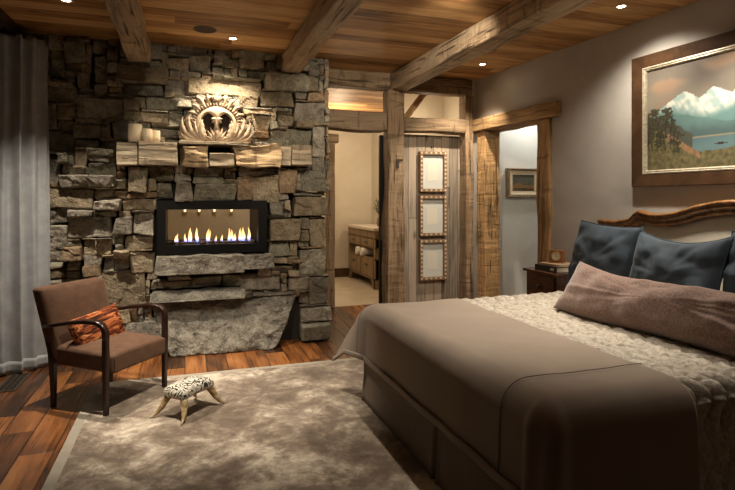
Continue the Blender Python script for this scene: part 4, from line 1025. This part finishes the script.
# ---------------------------------------------------------------- light
W = bpy.data.worlds.new('World'); SC.world = W; W.use_nodes = True
W.node_tree.nodes['Background'].inputs[0].default_value = (.02, .025, .035, 1); W.node_tree.nodes['Background'].inputs[1].default_value = 1
WARM, WARM2, COOL = (1, .74, .46), (1, .82, .62), (.97, 1.0, .98)
def spot(x, y, P, tx, ty, tz=0, ang=70, blend=.7, col=WARM2, r=.03, z=CZ - .03, name='downlight_or_fill'):  # visible downlights and added fill spots share this default name
    l = bpy.data.lights.new(name, 'SPOT'); l.energy = P; l.color = col; l.spot_size = math.radians(ang); l.spot_blend = blend; l.shadow_soft_size = r
    o = bpy.data.objects.new(name, l); C.objects.link(o); o.location = (x, y, z)
    d = Vector((tx, ty, tz)) - o.location; o.rotation_euler = d.to_track_quat('-Z', 'Y').to_euler(); return o
def point(x, y, z, P, col=WARM, r=.05, name='lamp_glow'):
    l = bpy.data.lights.new(name, 'POINT'); l.energy = P; l.color = col; l.shadow_soft_size = r
    o = bpy.data.objects.new(name, l); C.objects.link(o); o.location = (x, y, z); return o
def area(x, y, z, P, sx, sy, rx, ry, rz, col=WARM2, name='area_glow'):
    l = bpy.data.lights.new(name, 'AREA'); l.shape = 'RECTANGLE'; l.size = sx; l.size_y = sy; l.energy = P; l.color = col
    o = bpy.data.objects.new(name, l); C.objects.link(o); o.location = (x, y, z); o.rotation_euler = (rx, ry, rz); return o
L1, L2 = (1, .84, .64), (1, .88, .72)
spot(.40, 3.3, 60, .33, 5.66, 2.0, 46, 1, L1)  # frontal fill added for the mantel, no fixture
spot(.43, 5.22, 155, .33, 5.66, 1.75, 92, 1, L1)           # mantel
spot(-.86, 4.63, 340, -.75, 4.85, 0, 84, .9, L2)            # armchair and curtain
spot(3.17, 5.31, 190, 3.1, 6.2, 1.0, 84, .9, L1)           # barn boards and doorway
spot(3.26, 3.37, 95, 3.6, 3.35, .3, 130, 1, L2)        # painting and headboard
spot(2.3, 2.7, 50, 2.4, 2.75, .7, 72, .9, L2)  # added fill above the quilt, no fixture
spot(3.2, 3.45, 120, 2.3, 3.0, .7, 60, .9, L2, .015)  # extra beam added beside the painting's downlight to bring out the quilt
spot(3.30, 2.65, 100, 3.68, 2.8, 1.25, 72, .9, L2)  # added to brighten the headboard panel, no fixture
spot(3.3, 2.15, 110, 3.75, 2.3, 1.0, 120, 1, L2)              # added wall-washer without a fixture: headboard, pillows and quilt
spot(1.7, 3.3, 150, 1.75, 3.1, .7, 66, .9, L2)             # fill added over the coverlet, no fixture
spot(.30, 3.3, 350, .25, 4.35, 0, 58, 1, L2)               # rug
spot(-.3, 2.6, 80, -.3, 5.7, 1.0, 80, .9, L2)             # added frontal fill, no fixture: stone, left half
spot(1.9, 3.3, 140, 2.4, 6.2, 1.9, 80, .9, L1)             # fill added for the post wall, no fixture
spot(1.2, 2.7, 95, 1.0, 5.7, 1.0, 80, .9, L2)  # frontal fill added for the right half of the stone, no fixture
point(3.35, 9.0, 2.0, 14, (1, .87, .66), .08)
point(.9, 8.2, 2.6, 34, (1, .80, .55), .15); point(2.4, 8.6, 2.6, 40, (1, .80, .55), .15)
point(3.1, 6.6, 2.6, 7, (1, .80, .55), .1); point(2.0, 6.9, 2.6, 5, (1, .78, .5), .1)
point(4.5, 5.9, 2.85, 26, COOL, .12, 'hall_lamp')

# ---------------------------------------------------------------- camera
cam = bpy.data.cameras.new('camera'); co = bpy.data.objects.new('camera', cam); C.objects.link(co); SC.camera = co
co.location = (0, 0, 1.5); co.rotation_euler = (PI / 2, 0, -math.radians(18.76)); cam.sensor_width = 36; cam.lens = 537.4 * 36 / 735; cam.shift_y = -45 / 735
cam.clip_start = .02
SC.view_settings.view_transform = 'Standard'; SC.view_settings.look = 'None'; SC.view_settings.gamma = 1; SC.view_settings.exposure = 0
